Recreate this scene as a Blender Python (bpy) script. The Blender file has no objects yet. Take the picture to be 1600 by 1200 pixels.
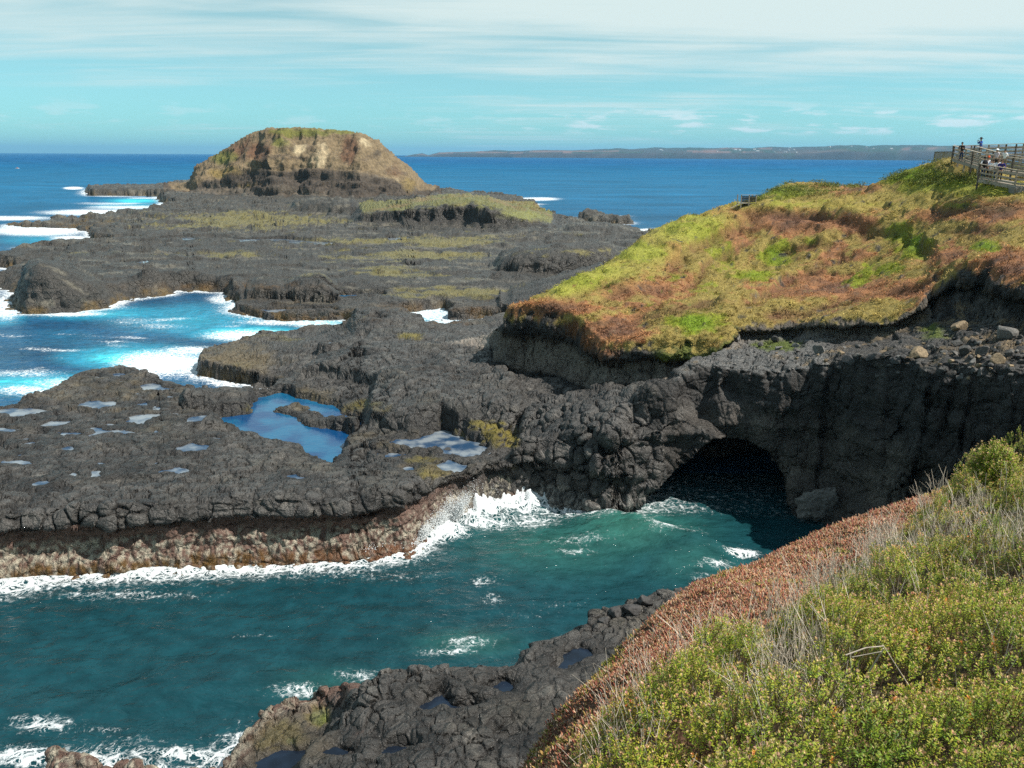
import bpy, bmesh, math, random
import numpy as np
from mathutils import Matrix, Vector

R_ = math.radians
scene = bpy.context.scene
COL = scene.collection
rng = np.random.default_rng(7)
random.seed(7)
f4 = np.float32

# ------------------------------------------------------------------ camera model
H = 20.0                       # eye height above the sea
FPX = 1331.0                   # focal length in photo pixels (1600 wide)
PITCH = R_(15.03); ROLL = R_(0.33)
_R0 = np.array([1, 0, 0.]); _F = np.array([0, math.cos(PITCH), -math.sin(PITCH)]); _U0 = np.array([0, math.sin(PITCH), math.cos(PITCH)])
_Rc = math.cos(ROLL)*_R0 + math.sin(ROLL)*_U0
_Uc = math.cos(ROLL)*_U0 - math.sin(ROLL)*_R0

def ray(px, py):
    d = _F + _Rc*((px-800)/FPX) + _Uc*((600-py)/FPX)
    return d
def onz(px, py, z):            # world point of a photo pixel on the level z
    d = ray(px, py); t = (z-H)/d[2]
    return np.array([d[0]*t, d[1]*t, z])
def onr(px, py, r):            # world point of a photo pixel at ground range r
    d = ray(px, py); t = r/math.hypot(d[0], d[1])
    return np.array([d[0]*t, d[1]*t, H+d[2]*t])
def azr(px, r, z):             # bearing of a photo column, range, level
    d = ray(px, 300); a = math.atan2(d[0], d[1])
    return np.array([r*math.sin(a), r*math.cos(a), z])
def project(P):
    q = P - np.array([0, 0, H])
    zf = q@_F
    zf = np.where(np.abs(zf) < 1e-3, 1e-3, zf)
    return 800+FPX*(q@_Rc)/zf, 600-FPX*(q@_Uc)/zf
def uv(p): return np.array([math.atan2(p[0], p[1]), math.log(math.hypot(p[0], p[1]))])

# ------------------------------------------------------------------ noise
def _h(ix, iy, iz, seed):
    h = (ix.astype(np.uint32)*np.uint32(374761393)) ^ (iy.astype(np.uint32)*np.uint32(668265263)) ^ (iz.astype(np.uint32)*np.uint32(2246822519)) ^ np.uint32((seed*3266489917) & 0xffffffff)
    h = (h ^ (h >> np.uint32(15)))*np.uint32(2246822519)
    h = (h ^ (h >> np.uint32(13)))*np.uint32(3266489917)
    return h ^ (h >> np.uint32(16))
def _perlin(x, y, z, seed):
    xi = np.floor(x); yi = np.floor(y); zi = np.floor(z)
    fx = x-xi; fy = y-yi; fz = z-zi
    xi = xi.astype(np.int32); yi = yi.astype(np.int32); zi = zi.astype(np.int32)
    u = fx*fx*fx*(fx*(fx*6-15)+10); v = fy*fy*fy*(fy*(fy*6-15)+10); w = fz*fz*fz*(fz*(fz*6-15)+10)
    out = []
    for dz in (0, 1):
        for dy in (0, 1):
            for dx in (0, 1):
                h = _h(xi+dx, yi+dy, zi+dz, seed)
                gx = (h & 1023).astype(f4)/511.5-1; gy = ((h >> 10) & 1023).astype(f4)/511.5-1; gz = ((h >> 20) & 1023).astype(f4)/511.5-1
                out.append(gx*(fx-dx)+gy*(fy-dy)+gz*(fz-dz))
    a = out[0]+(out[1]-out[0])*u; b = out[2]+(out[3]-out[2])*u
    c = out[4]+(out[5]-out[4])*u; d = out[6]+(out[7]-out[6])*u
    a = a+(b-a)*v; c = c+(d-c)*v
    return a+(c-a)*w
def noise(P, scale, seed=0, octaves=1, zs=1.0):
    """gradient noise, about -1..1; P is (...,3); scale = size of a feature in metres"""
    sh = P.shape[:-1]; Q = P.reshape(-1, 3).astype(f4)
    out = np.zeros(len(Q), f4)
    for s in range(0, len(Q), 400000):
        q = Q[s:s+400000]; x = q[:, 0]/scale; y = q[:, 1]/scale; z = q[:, 2]/(scale*zs)
        a = 1.0; o = 0; t = 0
        for k in range(octaves):
            o = o+a*_perlin(x, y, z, seed+k*17); t += a; a *= 0.5
            x = x*2.03+7.1; y = y*2.03+3.7; z = z*2.03+1.3
        out[s:s+400000] = o*1.5/t**0.7
    return out.reshape(sh)
def voronoi(P, scale, seed=0, jit=0.85, zs=1.0):
    Q = P.reshape(-1, 3).astype(f4); n = len(Q)
    F1 = np.empty(n, f4); F2 = np.empty(n, f4); ID = np.empty(n, f4)
    for s in range(0, n, 300000):
        q = Q[s:s+300000]/f4(scale); q = q*np.array([1, 1, 1/zs], f4)
        c = np.floor(q).astype(np.int32); fr = q-c
        a = np.full(len(q), 9., f4); b = np.full(len(q), 9., f4); i = np.zeros(len(q), f4)
        for dz in (-1, 0, 1):
            for dy in (-1, 0, 1):
                for dx in (-1, 0, 1):
                    h = _h(c[:, 0]+dx, c[:, 1]+dy, c[:, 2]+dz, seed)
                    ex = dx+0.5+jit*((h & 1023).astype(f4)/1023-.5)-fr[:, 0]
                    ey = dy+0.5+jit*(((h >> 10) & 1023).astype(f4)/1023-.5)-fr[:, 1]
                    ez = dz+0.5+jit*(((h >> 20) & 1023).astype(f4)/1023-.5)-fr[:, 2]
                    d = ex*ex+ey*ey+ez*ez
                    m = d < a
                    b = np.where(m, a, np.minimum(b, d))
                    i = np.where(m, ((h >> 5) & 255).astype(f4)/255, i)
                    a = np.where(m, d, a)
        F1[s:s+300000] = np.sqrt(a); F2[s:s+300000] = np.sqrt(b); ID[s:s+300000] = i
    return F1.reshape(P.shape[:-1]), F2.reshape(P.shape[:-1]), ID.reshape(P.shape[:-1])
def sstep(a, b, x):
    t = np.clip((x-a)/(b-a), 0, 1); return t*t*(3-2*t)
def mix(a, b, t): return a+(b-a)*t

def sdf(px, py, poly):
    """signed distance to a polygon, positive inside"""
    poly = np.asarray(poly, float)
    sh = px.shape; x = px.ravel().astype(f4); y = py.ravel().astype(f4)
    d = np.full(x.shape, 1e18, f4); ins = np.zeros(x.shape, bool)
    n = len(poly)
    for i in range(n):
        ax, ay = poly[i]; bx, by = poly[(i+1) % n]
        ex, ey = bx-ax, by-ay; L = ex*ex+ey*ey+1e-20
        wx = x-f4(ax); wy = y-f4(ay)
        t = np.clip((wx*f4(ex)+wy*f4(ey))/f4(L), 0, 1)
        dx = wx-t*f4(ex); dy = wy-t*f4(ey)
        d = np.minimum(d, dx*dx+dy*dy)
        if ay != by:
            c = (y < f4(ay)) != (y < f4(by))
            ins ^= c & (wx < (ex/ey)*wy)
    d = np.sqrt(d)
    return np.where(ins, d, -d).reshape(sh)

class TPS:
    def __init__(self, pts, lam=0.02, s=30.0):
        p = np.asarray(pts, float); self.s = s; self.c = p[:, :2]/s; n = len(p)
        r2 = ((self.c[:, None]-self.c[None])**2).sum(-1)
        K = 0.5*r2*np.log(r2+1e-12)+np.eye(n)*lam
        A = np.zeros((n+3, n+3)); A[:n, :n] = K; A[:n, n] = 1; A[:n, n+1:] = self.c; A[n:, :n] = A[:n, n:].T
        b = np.zeros(n+3); b[:n] = p[:, 2]; self.w = np.linalg.solve(A, b)
    def __call__(self, x, y):
        x = np.asarray(x)/self.s; y = np.asarray(y)/self.s; o = self.w[-3]+self.w[-2]*x+self.w[-1]*y
        for i in range(len(self.c)):
            r2 = (x-self.c[i, 0])**2+(y-self.c[i, 1])**2
            o = o+self.w[i]*0.5*r2*np.log(r2+1e-12)
        return o

# ------------------------------------------------------------------ the lie of the land
G_EDGE = [(786, 482, 67.5), (800, 478, 66.5), (850, 480, 65), (890, 484, 63.5), (905, 500, 62), (925, 525, 60), (945, 538, 58), (1000, 528, 57), (1040, 535, 56.3), (1100, 532, 56.3), (1142, 522, 57), (1150, 508, 59.5),
          (1185, 495, 60.5), (1240, 492, 60.5), (1262, 482, 60.5), (1290, 484, 59), (1345, 497, 57.5), (1400, 495, 57), (1442, 476, 57.5), (1456, 452, 60), (1480, 420, 59), (1492, 405, 58.5), (1535, 410, 56.5), (1560, 430, 54), (1600, 436, 52)]
GPTS = [onr(*p) for p in G_EDGE]
GPTS += [onr(*p) for p in [
    (850, 464, 70), (900, 440, 75), (950, 414, 80), (1000, 386, 86), (1070, 350, 92), (1150, 322, 100), (1195, 311, 104),
    (900, 470, 67), (950, 470, 69), (1000, 490, 65), (1050, 465, 68), (1100, 468, 68), (1000, 430, 79), (1100, 420, 82), (1100, 380, 90), (1150, 346, 94), (1200, 330, 97),
    (1080, 476, 61), (1200, 400, 88), (1200, 450, 75), (1300, 440, 74), (1300, 400, 84.5), (1300, 360, 88), (1300, 336, 91.5), (1395, 345, 87), (1400, 380, 82.5), (1400, 420, 73), (1350, 455, 66),
    (1440, 400, 69), (1500, 380, 66), (1550, 370, 64), (1600, 360, 64), (1600, 400, 57), (1500, 340, 76), (1600, 330, 72), (1400, 310, 94), (1300, 312, 101), (1500, 310, 84), (1600, 304, 79), (1540, 300, 80.5), (1500, 294, 84), (1590, 306, 78),
    (1170, 316, 112), (1230, 289, 118), (1300, 294, 116), (1345, 296, 108), (1400, 280, 104), (1450, 260, 100), (1485, 243, 98), (1530, 285, 88)]]
GPTS += [azr(1600, 92, 18.2), azr(1560, 92, 18.4), azr(1600, 104, 19.0), azr(1520, 98, 19.4), azr(1490, 93, 19.0), azr(1515, 88, 17.4),
         azr(850, 84, 3), azr(950, 104, 3), azr(1070, 122, 3), azr(1150, 140, 2), azr(1230, 150, 2), azr(1400, 150, 3), azr(1485, 140, 8), azr(1600, 140, 18), azr(780, 80, 3), azr(1230, 128, 14),
         azr(1750, 48, 13), azr(1900, 46, 14), azr(2100, 44, 15), azr(1750, 70, 16), azr(1900, 90, 19), azr(2100, 80, 19), azr(1750, 110, 19.5), azr(2000, 140, 20)]
hill = TPS(GPTS, 0.004)
G_POLY = GPTS[:len(G_EDGE)] + [azr(1700, 49, 0), azr(1900, 45, 0), azr(2100, 43, 0), azr(2500, 42, 0), azr(2500, 160, 0), azr(2000, 190, 0), azr(1600, 190, 0), azr(1400, 165, 0), azr(1230, 155, 0),
                               azr(1150, 142, 0), azr(1070, 124, 0), azr(950, 106, 0), azr(850, 86, 0), azr(792, 74, 0)]
T_EDGE = [(1058, 594, 49.5), (1078, 578, 50), (1100, 570, 50.3), (1150, 578, 49.8), (1206, 585, 49.2), (1260, 580, 49), (1290, 572, 48.7), (1302, 556, 49), (1360, 556, 47.8), (1431, 570, 46), (1500, 582, 44), (1600, 590, 42)]
TPTS = [onr(*p) for p in T_EDGE]
terr = TPS(TPTS + [onr(*p) for p in [(1110, 550, 55), (1150, 546, 57), (1200, 546, 57.5), (1250, 536, 58.5), (1300, 536, 57), (1400, 532, 55), (1500, 540, 49), (1550, 504, 53.2), (1600, 540, 46), (1350, 540, 52.5), (1450, 520, 54), (1600, 514, 50.3), (1480, 486, 58.3)]]
           + [azr(1750, 40, 9.5), azr(1750, 47, 10.5), azr(2000, 42, 11), azr(1150, 62, 7.4), azr(1350, 62, 8.2), azr(1600, 60, 11)], 0.004)
T_POLY = TPTS + [azr(1700, 39.5, 0), azr(1850, 36.5, 0), azr(2100, 33, 0), azr(2500, 32, 0), azr(2500, 60, 0), azr(1700, 62, 0), azr(1300, 66, 0), azr(1165, 63, 0), onr(1120, 540, 55.5), onr(1082, 552, 53.5), onr(1066, 570, 51.5)]

# foreground slope
F_EDGE = [(-0.15, 5.7), (0.2, 7.0), (0.75, 9.0), (1.75, 12.6), (3.1, 16.7), (5.4, 19.9), (8.2, 22.6), (12.2, 24.3), (16.5, 25.6)]
F_POLY = F_EDGE + [(26, 29), (45, 26), (45, -12), (-3, -12), (-1.5, -2), (-0.5, 3.0)]
def slope_plane(x, y): return 16.6+.15*(x-2.3)-.42*(y-3.3)+.13*np.maximum(0, x-6)
def slope_h(x, y):
    d = sdf(np.asarray(x), np.asarray(y), F_POLY)
    P = np.stack([x, y, np.zeros_like(x)], -1)
    d = d+0.35*noise(P, 2.2, 5, 2)
    k = 0.55
    drop = 1.75*k*np.log1p(np.exp(np.clip(-(d-0.25)/k, -30, 30)))
    drop = np.where(d < -20, 1.75*(-d), drop)
    return slope_plane(x, y)-drop+0.16*noise(P, 1.6, 6, 2)+0.3*noise(P, 5, 8), d

# shelf: levels at scattered points
S_PTS = [(0, 780, 3.5), (200, 790, 3.5), (400, 785, 3.5), (600, 765, 3.3), (720, 745, 3.0), (-200, 800, 3.5), (0, 720, 3.0), (200, 700, 2.9), (330, 720, 3.0), (0, 660, 2.7), (120, 650, 2.7), (200, 610, 2.8), (300, 620, 2.8), (180, 575, 3.2), (60, 620, 2.8),
         (430, 670, 2.2), (560, 700, 2.3), (700, 700, 2.4), (760, 690, 2.4), (800, 700, 2.5), (500, 640, 2.0), (360, 570, 1.7), (400, 590, 1.3), (560, 640, 2.5), (650, 600, 3.3), (600, 560, 3.2), (700, 560, 3.0), (760, 560, 3.0), (700, 640, 3.3), (800, 640, 3.7), (860, 600, 3.6), (900, 640, 4.3),
         (840, 700, 3.4), (930, 690, 4.3), (960, 640, 4.8), (1000, 625, 5.5), (1030, 612, 6.3), (990, 690, 4.3), (1040, 660, 5.6), (1060, 690, 4.6), (1300, 790, .9), (1400, 775, 1.4), (1500, 760, 1.8), (1250, 800, .3), (1350, 800, 1.0), (1600, 740, 2.2), (1300, 740, 1.5), (560, 520, 2.8), (440, 520, 1.6), (500, 480, 1.2), (400, 470, 1.0), (700, 465, 1.5), (760, 520, 2.0), (760, 480, 1.4), (400, 485, .9),
         (480, 440, 2.2), (300, 435, 2.6), (100, 420, 2.6), (600, 430, 2.2), (750, 430, 2.3), (200, 400, 2.0), (400, 400, 2.0), (600, 400, 2.0), (850, 400, 1.9), (900, 420, 1.9), (250, 350, 1.6), (60, 349, .9), (500, 360, 1.8), (700, 370, 2), (900, 360, 2.6), (1000, 365, 2), (300, 320, 2.2), (190, 297, 3), (400, 315, 3), (700, 310, 4), (790, 310, 2.2), (950, 345, 1.6),
         (700, 1080, 3.0), (600, 1060, 3.0), (850, 1020, 2.9), (980, 945, 3.0), (560, 1150, 2.8), (430, 1170, 1.5), (480, 1130, 1.5), (300, 1220, 1.4), (90, 1190, 1.5), (200, 1260, 1.4), (700, 1180, 3.0), (1100, 900, 2.5)]
LAND = [(-300, 930, .3), (-100, 913, .3), (0, 903, .3), (100, 893, .3), (250, 883, .3), (400, 873, .3), (550, 868, .3), (640, 853, .3), (700, 817, .3), (760, 787, .3), (850, 778, .3), (900, 788, .3), (950, 798, .3), (1000, 792, .3), (1060, 785, .3), (1150, 792, .3), (1235, 800, .3), (1262, 806, .3), (1310, 815, .3), (1400, 850, .3), (1600, 880, .3), (1900, 900, .3), (2400, 900, .3),
        (2600, 400, 1), (2400, 330, 1), (1300, 355, 1), (1100, 370, 1), (1045, 366, 1), (988, 361, 1), (990, 355, 1), (930, 350, 1), (880, 341, 1), (840, 330, 1), (835, 318, 1), (815, 310, 1), (700, 299, 1), (690, 297, 1), (650, 287, 1), (300, 283, 1), (237, 290, 2), (142, 290, 2), (134, 299, .5), (140, 305, .3), (250, 305, .5), (255, 312, .5), (260, 317, .5), (275, 320, .5), (250, 326, .5), (225, 332, .5), (112, 340, .8), (15, 346, .8), (10, 351, .5), (100, 354, .5), (138, 360, .5), (142, 372, .5), (205, 378, .5),
        (90, 381, 1), (20, 394, 1.2), (-20, 402, 1), (-30, 412, .5), (25, 417, .5), (20, 426, .5), (-10, 432, 1), (-40, 445, .5), (20, 449, .3), (17, 475, .3), (28, 487, .3), (85, 487, .3), (175, 477, .3), (190, 466, .3), (262, 458, .3), (275, 451, .3), (352, 453, .3), (366, 470, .3), (362, 484, .3), (400, 491, .3), (450, 498, .3), (545, 496, .3), (552, 503, 1), (545, 508, 1.2), (480, 512, 1.2), (400, 527, 1), (330, 552, .6), (312, 568, .3), (307, 582, .3), (370, 594, .3), (430, 602, .3), (425, 612, .8), (415, 617, 1.5),
        (340, 605, 2.6), (280, 597, 2.8), (230, 578, 3), (200, 571, 3), (170, 571, 3), (140, 580, 2.8), (75, 610, 2.6), (20, 635, 2.6), (-60, 652, 2.6), (-300, 700, 2.6)]
WHITE = [(620, 489, .4), (640, 483, .4), (690, 478, .4), (706, 484, .4), (690, 496, .4), (740, 494, .4), (785, 491, .4), (790, 500, .4), (740, 514, .4), (690, 522, .4), (645, 506, .4)]
NEAR1 = [(512, 1140, 2.6), (520, 1092, 2.6), (538, 1062, 2.6), (600, 1032, 2.6), (690, 1027, 2.6), (790, 1017, 2.6), (850, 977, 2.6), (925, 948, 2.6), (950, 936, 2.8), (1000, 927, 2.8), (1060, 925, 2), (1200, 920, 1.5), (1500, 900, 1), (1700, 1000, 2), (1000, 1500, 2), (560, 1500, 2), (515, 1250, 2.4)]
NEAR2 = [(50, 1178, .9), (95, 1164, .9), (150, 1172, .9), (200, 1196, .9), (270, 1204, .9), (330, 1190, .9), (380, 1150, .9), (425, 1112, .9), (490, 1108, .8), (560, 1100, .8), (620, 1160, .8), (620, 1500, .8), (40, 1500, .8)]
ISLET = [(905, 338, .8), (925, 334, .8), (990, 345, .5), (985, 349, .3), (930, 347, .3), (905, 344, .3)]
ROCKLET = [(360, 462, .4), (375, 458, .4), (390, 463, .3), (380, 467, .3), (362, 467, .3)]
POOLS = [  # outline, level
    ([(330, 655), (385, 645), (398, 622), (440, 613), (478, 622), (520, 635), (560, 655), (566, 672), (545, 692), (530, 720), (528, 742), (510, 740), (470, 712), (410, 690), (345, 668)], 1.55),
    ([(592, 690), (640, 686), (672, 678), (690, 668), (712, 676), (745, 692), (768, 700), (740, 716), (705, 716), (680, 702), (640, 700)], 2.35),
    ([(670, 730), (700, 718), (735, 728), (720, 742), (690, 742)], 2.35),
    ([(745, 1078), (790, 1062), (830, 1072), (800, 1092), (745, 1088)], 2.55), ([(640, 1102), (690, 1088), (720, 1100), (770, 1104), (720, 1120), (660, 1118)], 2.55), ([(865, 1025), (895, 1012), (940, 1022), (900, 1046), (868, 1046)], 2.5),
    ([(590, 1166), (640, 1160), (660, 1182), (620, 1192), (590, 1184)], 2.5), ([(505, 1176), (540, 1162), (560, 1175), (530, 1192)], 2.3), ([(385, 1190), (430, 1168), (480, 1176), (450, 1215), (400, 1225)], 1.12), ([(780, 1148), (820, 1138), (830, 1155), (790, 1160)], 2.6),
    ([(250, 373), (300, 371), (308, 374), (260, 377)], 1.5), ([(365, 374), (440, 373), (525, 380), (520, 385), (440, 379), (370, 378)], 1.4), ([(520, 461), (600, 460), (602, 466), (540, 467), (490, 464)], .9), ([(405, 484), (520, 482), (530, 487), (420, 489)], .75),
    ([(600, 372), (640, 371), (650, 374), (610, 376)], 1.5)]
for (cx, cy, rx, ry, lv) in [(35, 645, 45, 7, 2.55), (80, 662, 35, 5, 2.6), (150, 632, 38, 5, 2.6), (232, 606, 34, 5, 2.65), (225, 655, 45, 9, 2.6), (165, 677, 40, 11, 2.65), (60, 690, 30, 5, 2.7), (150, 590, 22, 3, 2.8), (185, 586, 14, 3, 2.9), (300, 655, 28, 6, 2.6), (270, 690, 30, 6, 2.7), (300, 700, 30, 6, 2.75), (260, 735, 34, 7, 2.9), (135, 738, 40, 7, 2.9), (30, 722, 26, 7, 2.85), (60, 755, 18, 5, 3.1), (255, 722, 24, 5, 2.8), (10, 672, 20, 4, 2.6), (460, 746, 18, 4, 3.05), (230, 633, 16, 3, 2.65), (110, 678, 18, 4, 2.65),
                             (555, 548, 16, 3, 3.0), (560, 566, 14, 3, 3.0), (590, 500, 14, 3, 3.4), (660, 575, 8, 2, 3.0), (690, 588, 16, 3, 3.1), (590, 735, 18, 4, 2.55), (612, 712, 22, 4, 2.1), (225, 410, 12, 2, 2.3), (430, 443, 16, 2, 1.6)]:
    POOLS.append(([(cx+rx*math.cos(t)*(1+.25*math.sin(3*t+cx)), cy+ry*math.sin(t)*(1+.25*math.cos(2*t+cy))) for t in np.linspace(0, 2*math.pi, 14)[:-1]], lv))

_r = np.random.default_rng(21)
for _ in range(60):
    q0 = [(80, 650, 2.6), (160, 660, 2.62), (240, 650, 2.6), (180, 690, 2.7), (280, 700, 2.74), (60, 705, 2.78), (130, 730, 2.88), (250, 728, 2.85), (200, 612, 2.66), (160, 588, 2.85), (560, 560, 3.0), (690, 590, 3.1), (600, 735, 2.5)][_r.integers(13)]
    cx, cy, rx, ry = q0[0]+_r.normal(0, 42), q0[1]+_r.normal(0, 8), _r.uniform(5, 15), _r.uniform(1.3, 3.2)
    if sdf(np.array([cx]), np.array([cy]), [(p[0], p[1]) for p in LAND])[0] < 14: continue
    POOLS.append(([(cx+rx*math.cos(t)*(1+.35*math.sin(3*t+cx)), cy+ry*math.sin(t)*(1+.35*math.cos(2*t+cy))) for t in np.linspace(0, 2*math.pi, 12)[:-1]], q0[2]))
# grid ------------------------------------------------------------
def build_axis():
    fine = np.arange(R_(-33.5), R_(34.5), 0.00112)
    left = np.arange(R_(-46), R_(-33.5), 0.006); right = np.arange(R_(34.5)+.004, R_(58), 0.007)
    return np.concatenate([left, fine, right])
U = build_axis().astype(np.float64); NU = len(U)
V = np.arange(math.log(1.6), math.log(950), 0.0013); NV = len(V)
UL = U[::2]; VL = V[::4]
gu, gv = np.meshgrid(UL, VL)           # low grid (v, u)
gr = np.exp(gv)
def puv(lst): return [uv(onz(*p)) for p in lst]
def lsdf(lst_uv): return sdf(gu, gv, lst_uv)*gr
iu = np.interp(U, UL, np.arange(len(UL))); iv = np.interp(V, VL, np.arange(len(VL)))
iu0 = np.clip(iu.astype(int), 0, len(UL)-2); fu = (iu-iu0).astype(f4)
iv0 = np.clip(iv.astype(int), 0, len(VL)-2); fv = (iv-iv0).astype(f4)
def up(a):
    a = a.astype(f4); b = a[:, iu0]*(1-fu)+a[:, iu0+1]*fu
    return b[iv0]*(1-fv[:, None])+b[iv0+1]*fv[:, None]
print('grid', NU, NV)
gx = gr*np.sin(gu); gy = gr*np.cos(gu)
dL = lsdf(puv(LAND)); dW = lsdf(puv(WHITE)); dN1 = lsdf(puv(NEAR1)); dN2 = lsdf(puv(NEAR2)); dI = np.maximum(lsdf(puv(ISLET)), lsdf(puv(ROCKLET)))
dMain = np.minimum(dL, -dW)
dLand = np.maximum(np.maximum(dMain, dI), np.maximum(dN1, dN2))
dG = lsdf([uv(p) for p in G_POLY]); dT = lsdf([uv(p) for p in T_POLY])
hillL = hill(gx, gy); terrL = terr(gx, gy)
num = np.zeros_like(gu); den = np.zeros_like(gu)
for p in S_PTS:
    q = uv(onz(*p)); w = 1/(((gu-q[0])**2+(gv-q[1])**2)+1e-4)**1.7
    num += w*p[2]; den += w
shelfL = num/den
LEDGE = puv([(463, 580, 2.8), (480, 562, 3), (560, 540, 3), (600, 500, 3), (700, 520, 3), (780, 560, 3), (820, 660, 3), (760, 690, 3), (690, 655, 3), (640, 665, 3), (580, 660, 2.6), (575, 625, 2.6), (590, 606, 2.6), (540, 590, 2.6), (500, 583, 2.6)])
dLedge = lsdf(LEDGE)
SPUR = puv([(790, 745, 3), (850, 735, 3), (960, 745, 3), (980, 700, 3), (1060, 690, 4), (1080, 600, 5), (950, 600, 4), (820, 660, 3), (800, 700, 3)])
dSpur = lsdf(SPUR)

# full-size arrays
r = np.exp(V)[:, None].astype(f4); X = (r*np.sin(U)[None].astype(f4)); Y = (r*np.cos(U)[None].astype(f4))
P0 = np.stack([X, Y, np.zeros_like(X)], -1)
rough = np.clip(r/60, .6, 5)
PL = np.stack([gx, gy, np.zeros_like(gx)], -1).astype(f4)
def nup(scale, seed, o=1): return up(noise(PL, scale, seed, o))
n_edge = nup(3.0, 11, 3); n_big = nup(14.0, 12, 3)
farness = np.clip((r-90)/200, 0, 1)
DL = up(dLand)+n_edge*(.5+2.5*farness)+n_big*(.3+4*farness)
shelf = up(shelfL)
led = up(dLedge)+.4*n_edge
shelf = shelf+.8*sstep(-.35, .35, led)-.12
spu = up(dSpur)+.5*n_edge
shelf = shelf+.7*sstep(-.5, .5, spu)
# broken steps across the flat shelf
st = nup(9.0, 21, 3)
shelf = shelf+(.22+.5*farness)*(sstep(-.05, .05, st)-.5)+.22*n_edge+(.18+.45*farness)*n_big

def ridge(h, pts, D, D2, prof, seed, gully=0.0, off=0.0):
    """a rock or hill whose front foot and skyline are given as (column, top row, foot row) ; D deep to the crest, D2 behind"""
    px = np.array([p[0] for p in pts], float)
    az = np.array([uv(onz(p[0], p[2], 2))[0] for p in pts])
    rf = np.array([math.exp(uv(onz(p[0], p[2], 2))[1]) for p in pts])
    zt = np.array([onr(p[0], p[1], rr+D)[2] for p, rr in zip(pts, rf)])
    c0 = max(np.searchsorted(U, az[0]), 0); c1 = np.searchsorted(U, az[-1])
    rfc = np.interp(U[c0:c1], az, rf).astype(f4); ztc = np.interp(U[c0:c1], az, zt).astype(f4)
    k0 = np.searchsorted(V, math.log(rf.min()-20)); k1 = np.searchsorted(V, math.log(rf.max()+D+D2+5))
    s = np.s_[k0:k1, c0:c1]
    rr = r[k0:k1]
    n = noise(P0[s], D*.30, seed, 3)
    tap = np.clip(np.minimum(U[c0:c1]-az[0], az[-1]-U[c0:c1])/.016, 0, 1).astype(f4)
    ztc = 2+(ztc-2)*tap
    t = (rr-rfc[None]+n*D*gully+off)/D
    base = h[s]
    zb = np.clip(prof(np.clip(t, 0, 1)), 0, 1)
    back = 1-sstep(D+D2*.25, D+D2, rr-rfc[None])
    cand = 2+(ztc[None]-2)*zb*back
    cand = np.where(t > 0, cand, -9)
    h[s] = np.maximum(base, cand)
    return s, t, zb*tap[None], ztc

hf = shelf.copy()
PROF_ROCK = lambda t: np.interp(t, [0, .12, .3, .6, 1], [0, .45, .7, .9, 1]).astype(f4)
PROF_ISLE = lambda t: np.interp(t, [0, .03, .08, .10, .17, .19, .26, .30, .45, .62, .8, .92, 1], [0, .05, .06, .13, .15, .24, .27, .36, .53, .70, .87, .965, 1]).astype(f4)
PROF_HILLOCK = lambda t: np.interp(t, [0, .05, .13, .19, .40, .7, 1], [0, .16, .20, .78, .85, .93, 1]).astype(f4)
ISLE = [(255, 301, 302), (270, 296, 303.5), (300, 284, 305), (308, 262, 305.5), (322, 252, 305.5), (345, 241, 306), (375, 221, 307), (398, 209, 307.6), (422, 201, 309.8), (445, 199, 310.5), (470, 199, 310), (500, 200, 311.5), (540, 203, 312.5), (565, 207, 313.5), (592, 219, 312.5), (622, 245, 312), (650, 270, 310), (668, 288, 308), (690, 299, 304)]
sI, tI, zbI, _ = ridge(hf, ISLE, 56, 70, PROF_ISLE, 31, .16)
HILLOCK = [(545, 330, 346), (556, 322, 350), (600, 318, 352), (640, 314, 353), (700, 305, 354), (740, 306, 356), (775, 312, 358), (800, 322, 358), (840, 335, 358), (880, 346, 358)]
sH, tH, zbH, _ = ridge(hf, HILLOCK, 30, 40, PROF_HILLOCK, 32, .2)
ridge(hf, [(440, 327, 330), (462, 311, 331), (490, 309, 333), (530, 309, 335), (560, 314, 336), (580, 322, 336)], 16, 14, PROF_ROCK, 33, .2)
ridge(hf, [(870, 352, 364), (900, 348, 366), (960, 350, 366), (1000, 357, 364)], 10, 12, PROF_ROCK, 34, .2)
ridge(hf, [(765, 410, 420), (785, 396, 424), (810, 388, 427), (850, 386, 428), (880, 382, 427), (920, 381, 424), (975, 378, 416)], 7, 10, PROF_ROCK, 35, .25)
ridge(hf, [(18, 440, 486), (35, 414, 488), (70, 404, 488), (110, 412, 487), (150, 428, 482), (185, 448, 470), (200, 452, 462)], 22, 10, lambda t: np.interp(t, [0, .1, .3, .6, 1], [0, .22, .42, .72, 1]).astype(f4), 36, .35)
ridge(hf, [(205, 452, 460), (225, 446, 460), (255, 447, 458), (265, 450, 456)], 4, 4, PROF_ROCK, 37, .2)
ridge(hf, [(385, 442, 455), (400, 434, 456), (430, 436, 457), (445, 440, 457), (470, 432, 459), (500, 428, 459), (520, 434, 459), (530, 444, 458)], 6, 8, PROF_ROCK, 38, .3)
ridge(hf, [(535, 512, 530), (550, 497, 536), (580, 488, 538), (620, 490, 538), (645, 500, 536), (665, 515, 534)], 6, 8, PROF_ROCK, 39, .2)
ridge(hf, [(780, 470, 476), (800, 455, 478), (850, 440, 478), (900, 425, 470), (960, 408, 460)], 10, 12, PROF_ROCK, 40, .3)
ridge(hf, [(268, 645, 650), (278, 622, 652), (295, 612, 654), (325, 612, 652), (350, 618, 648)], 1.6, 4, PROF_ROCK, 41, .1)

# land against water
wcl = .45+1.6*farness+5*farness**.5*(sstep(.30, .36, -U)[None]*((r > 95) & (r < 175)))+.45*((r < 60)*(U < R_(6))[None])
landm = sstep(-wcl, wcl, DL)
hs = -3.2+(hf+3.2)*landm
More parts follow.
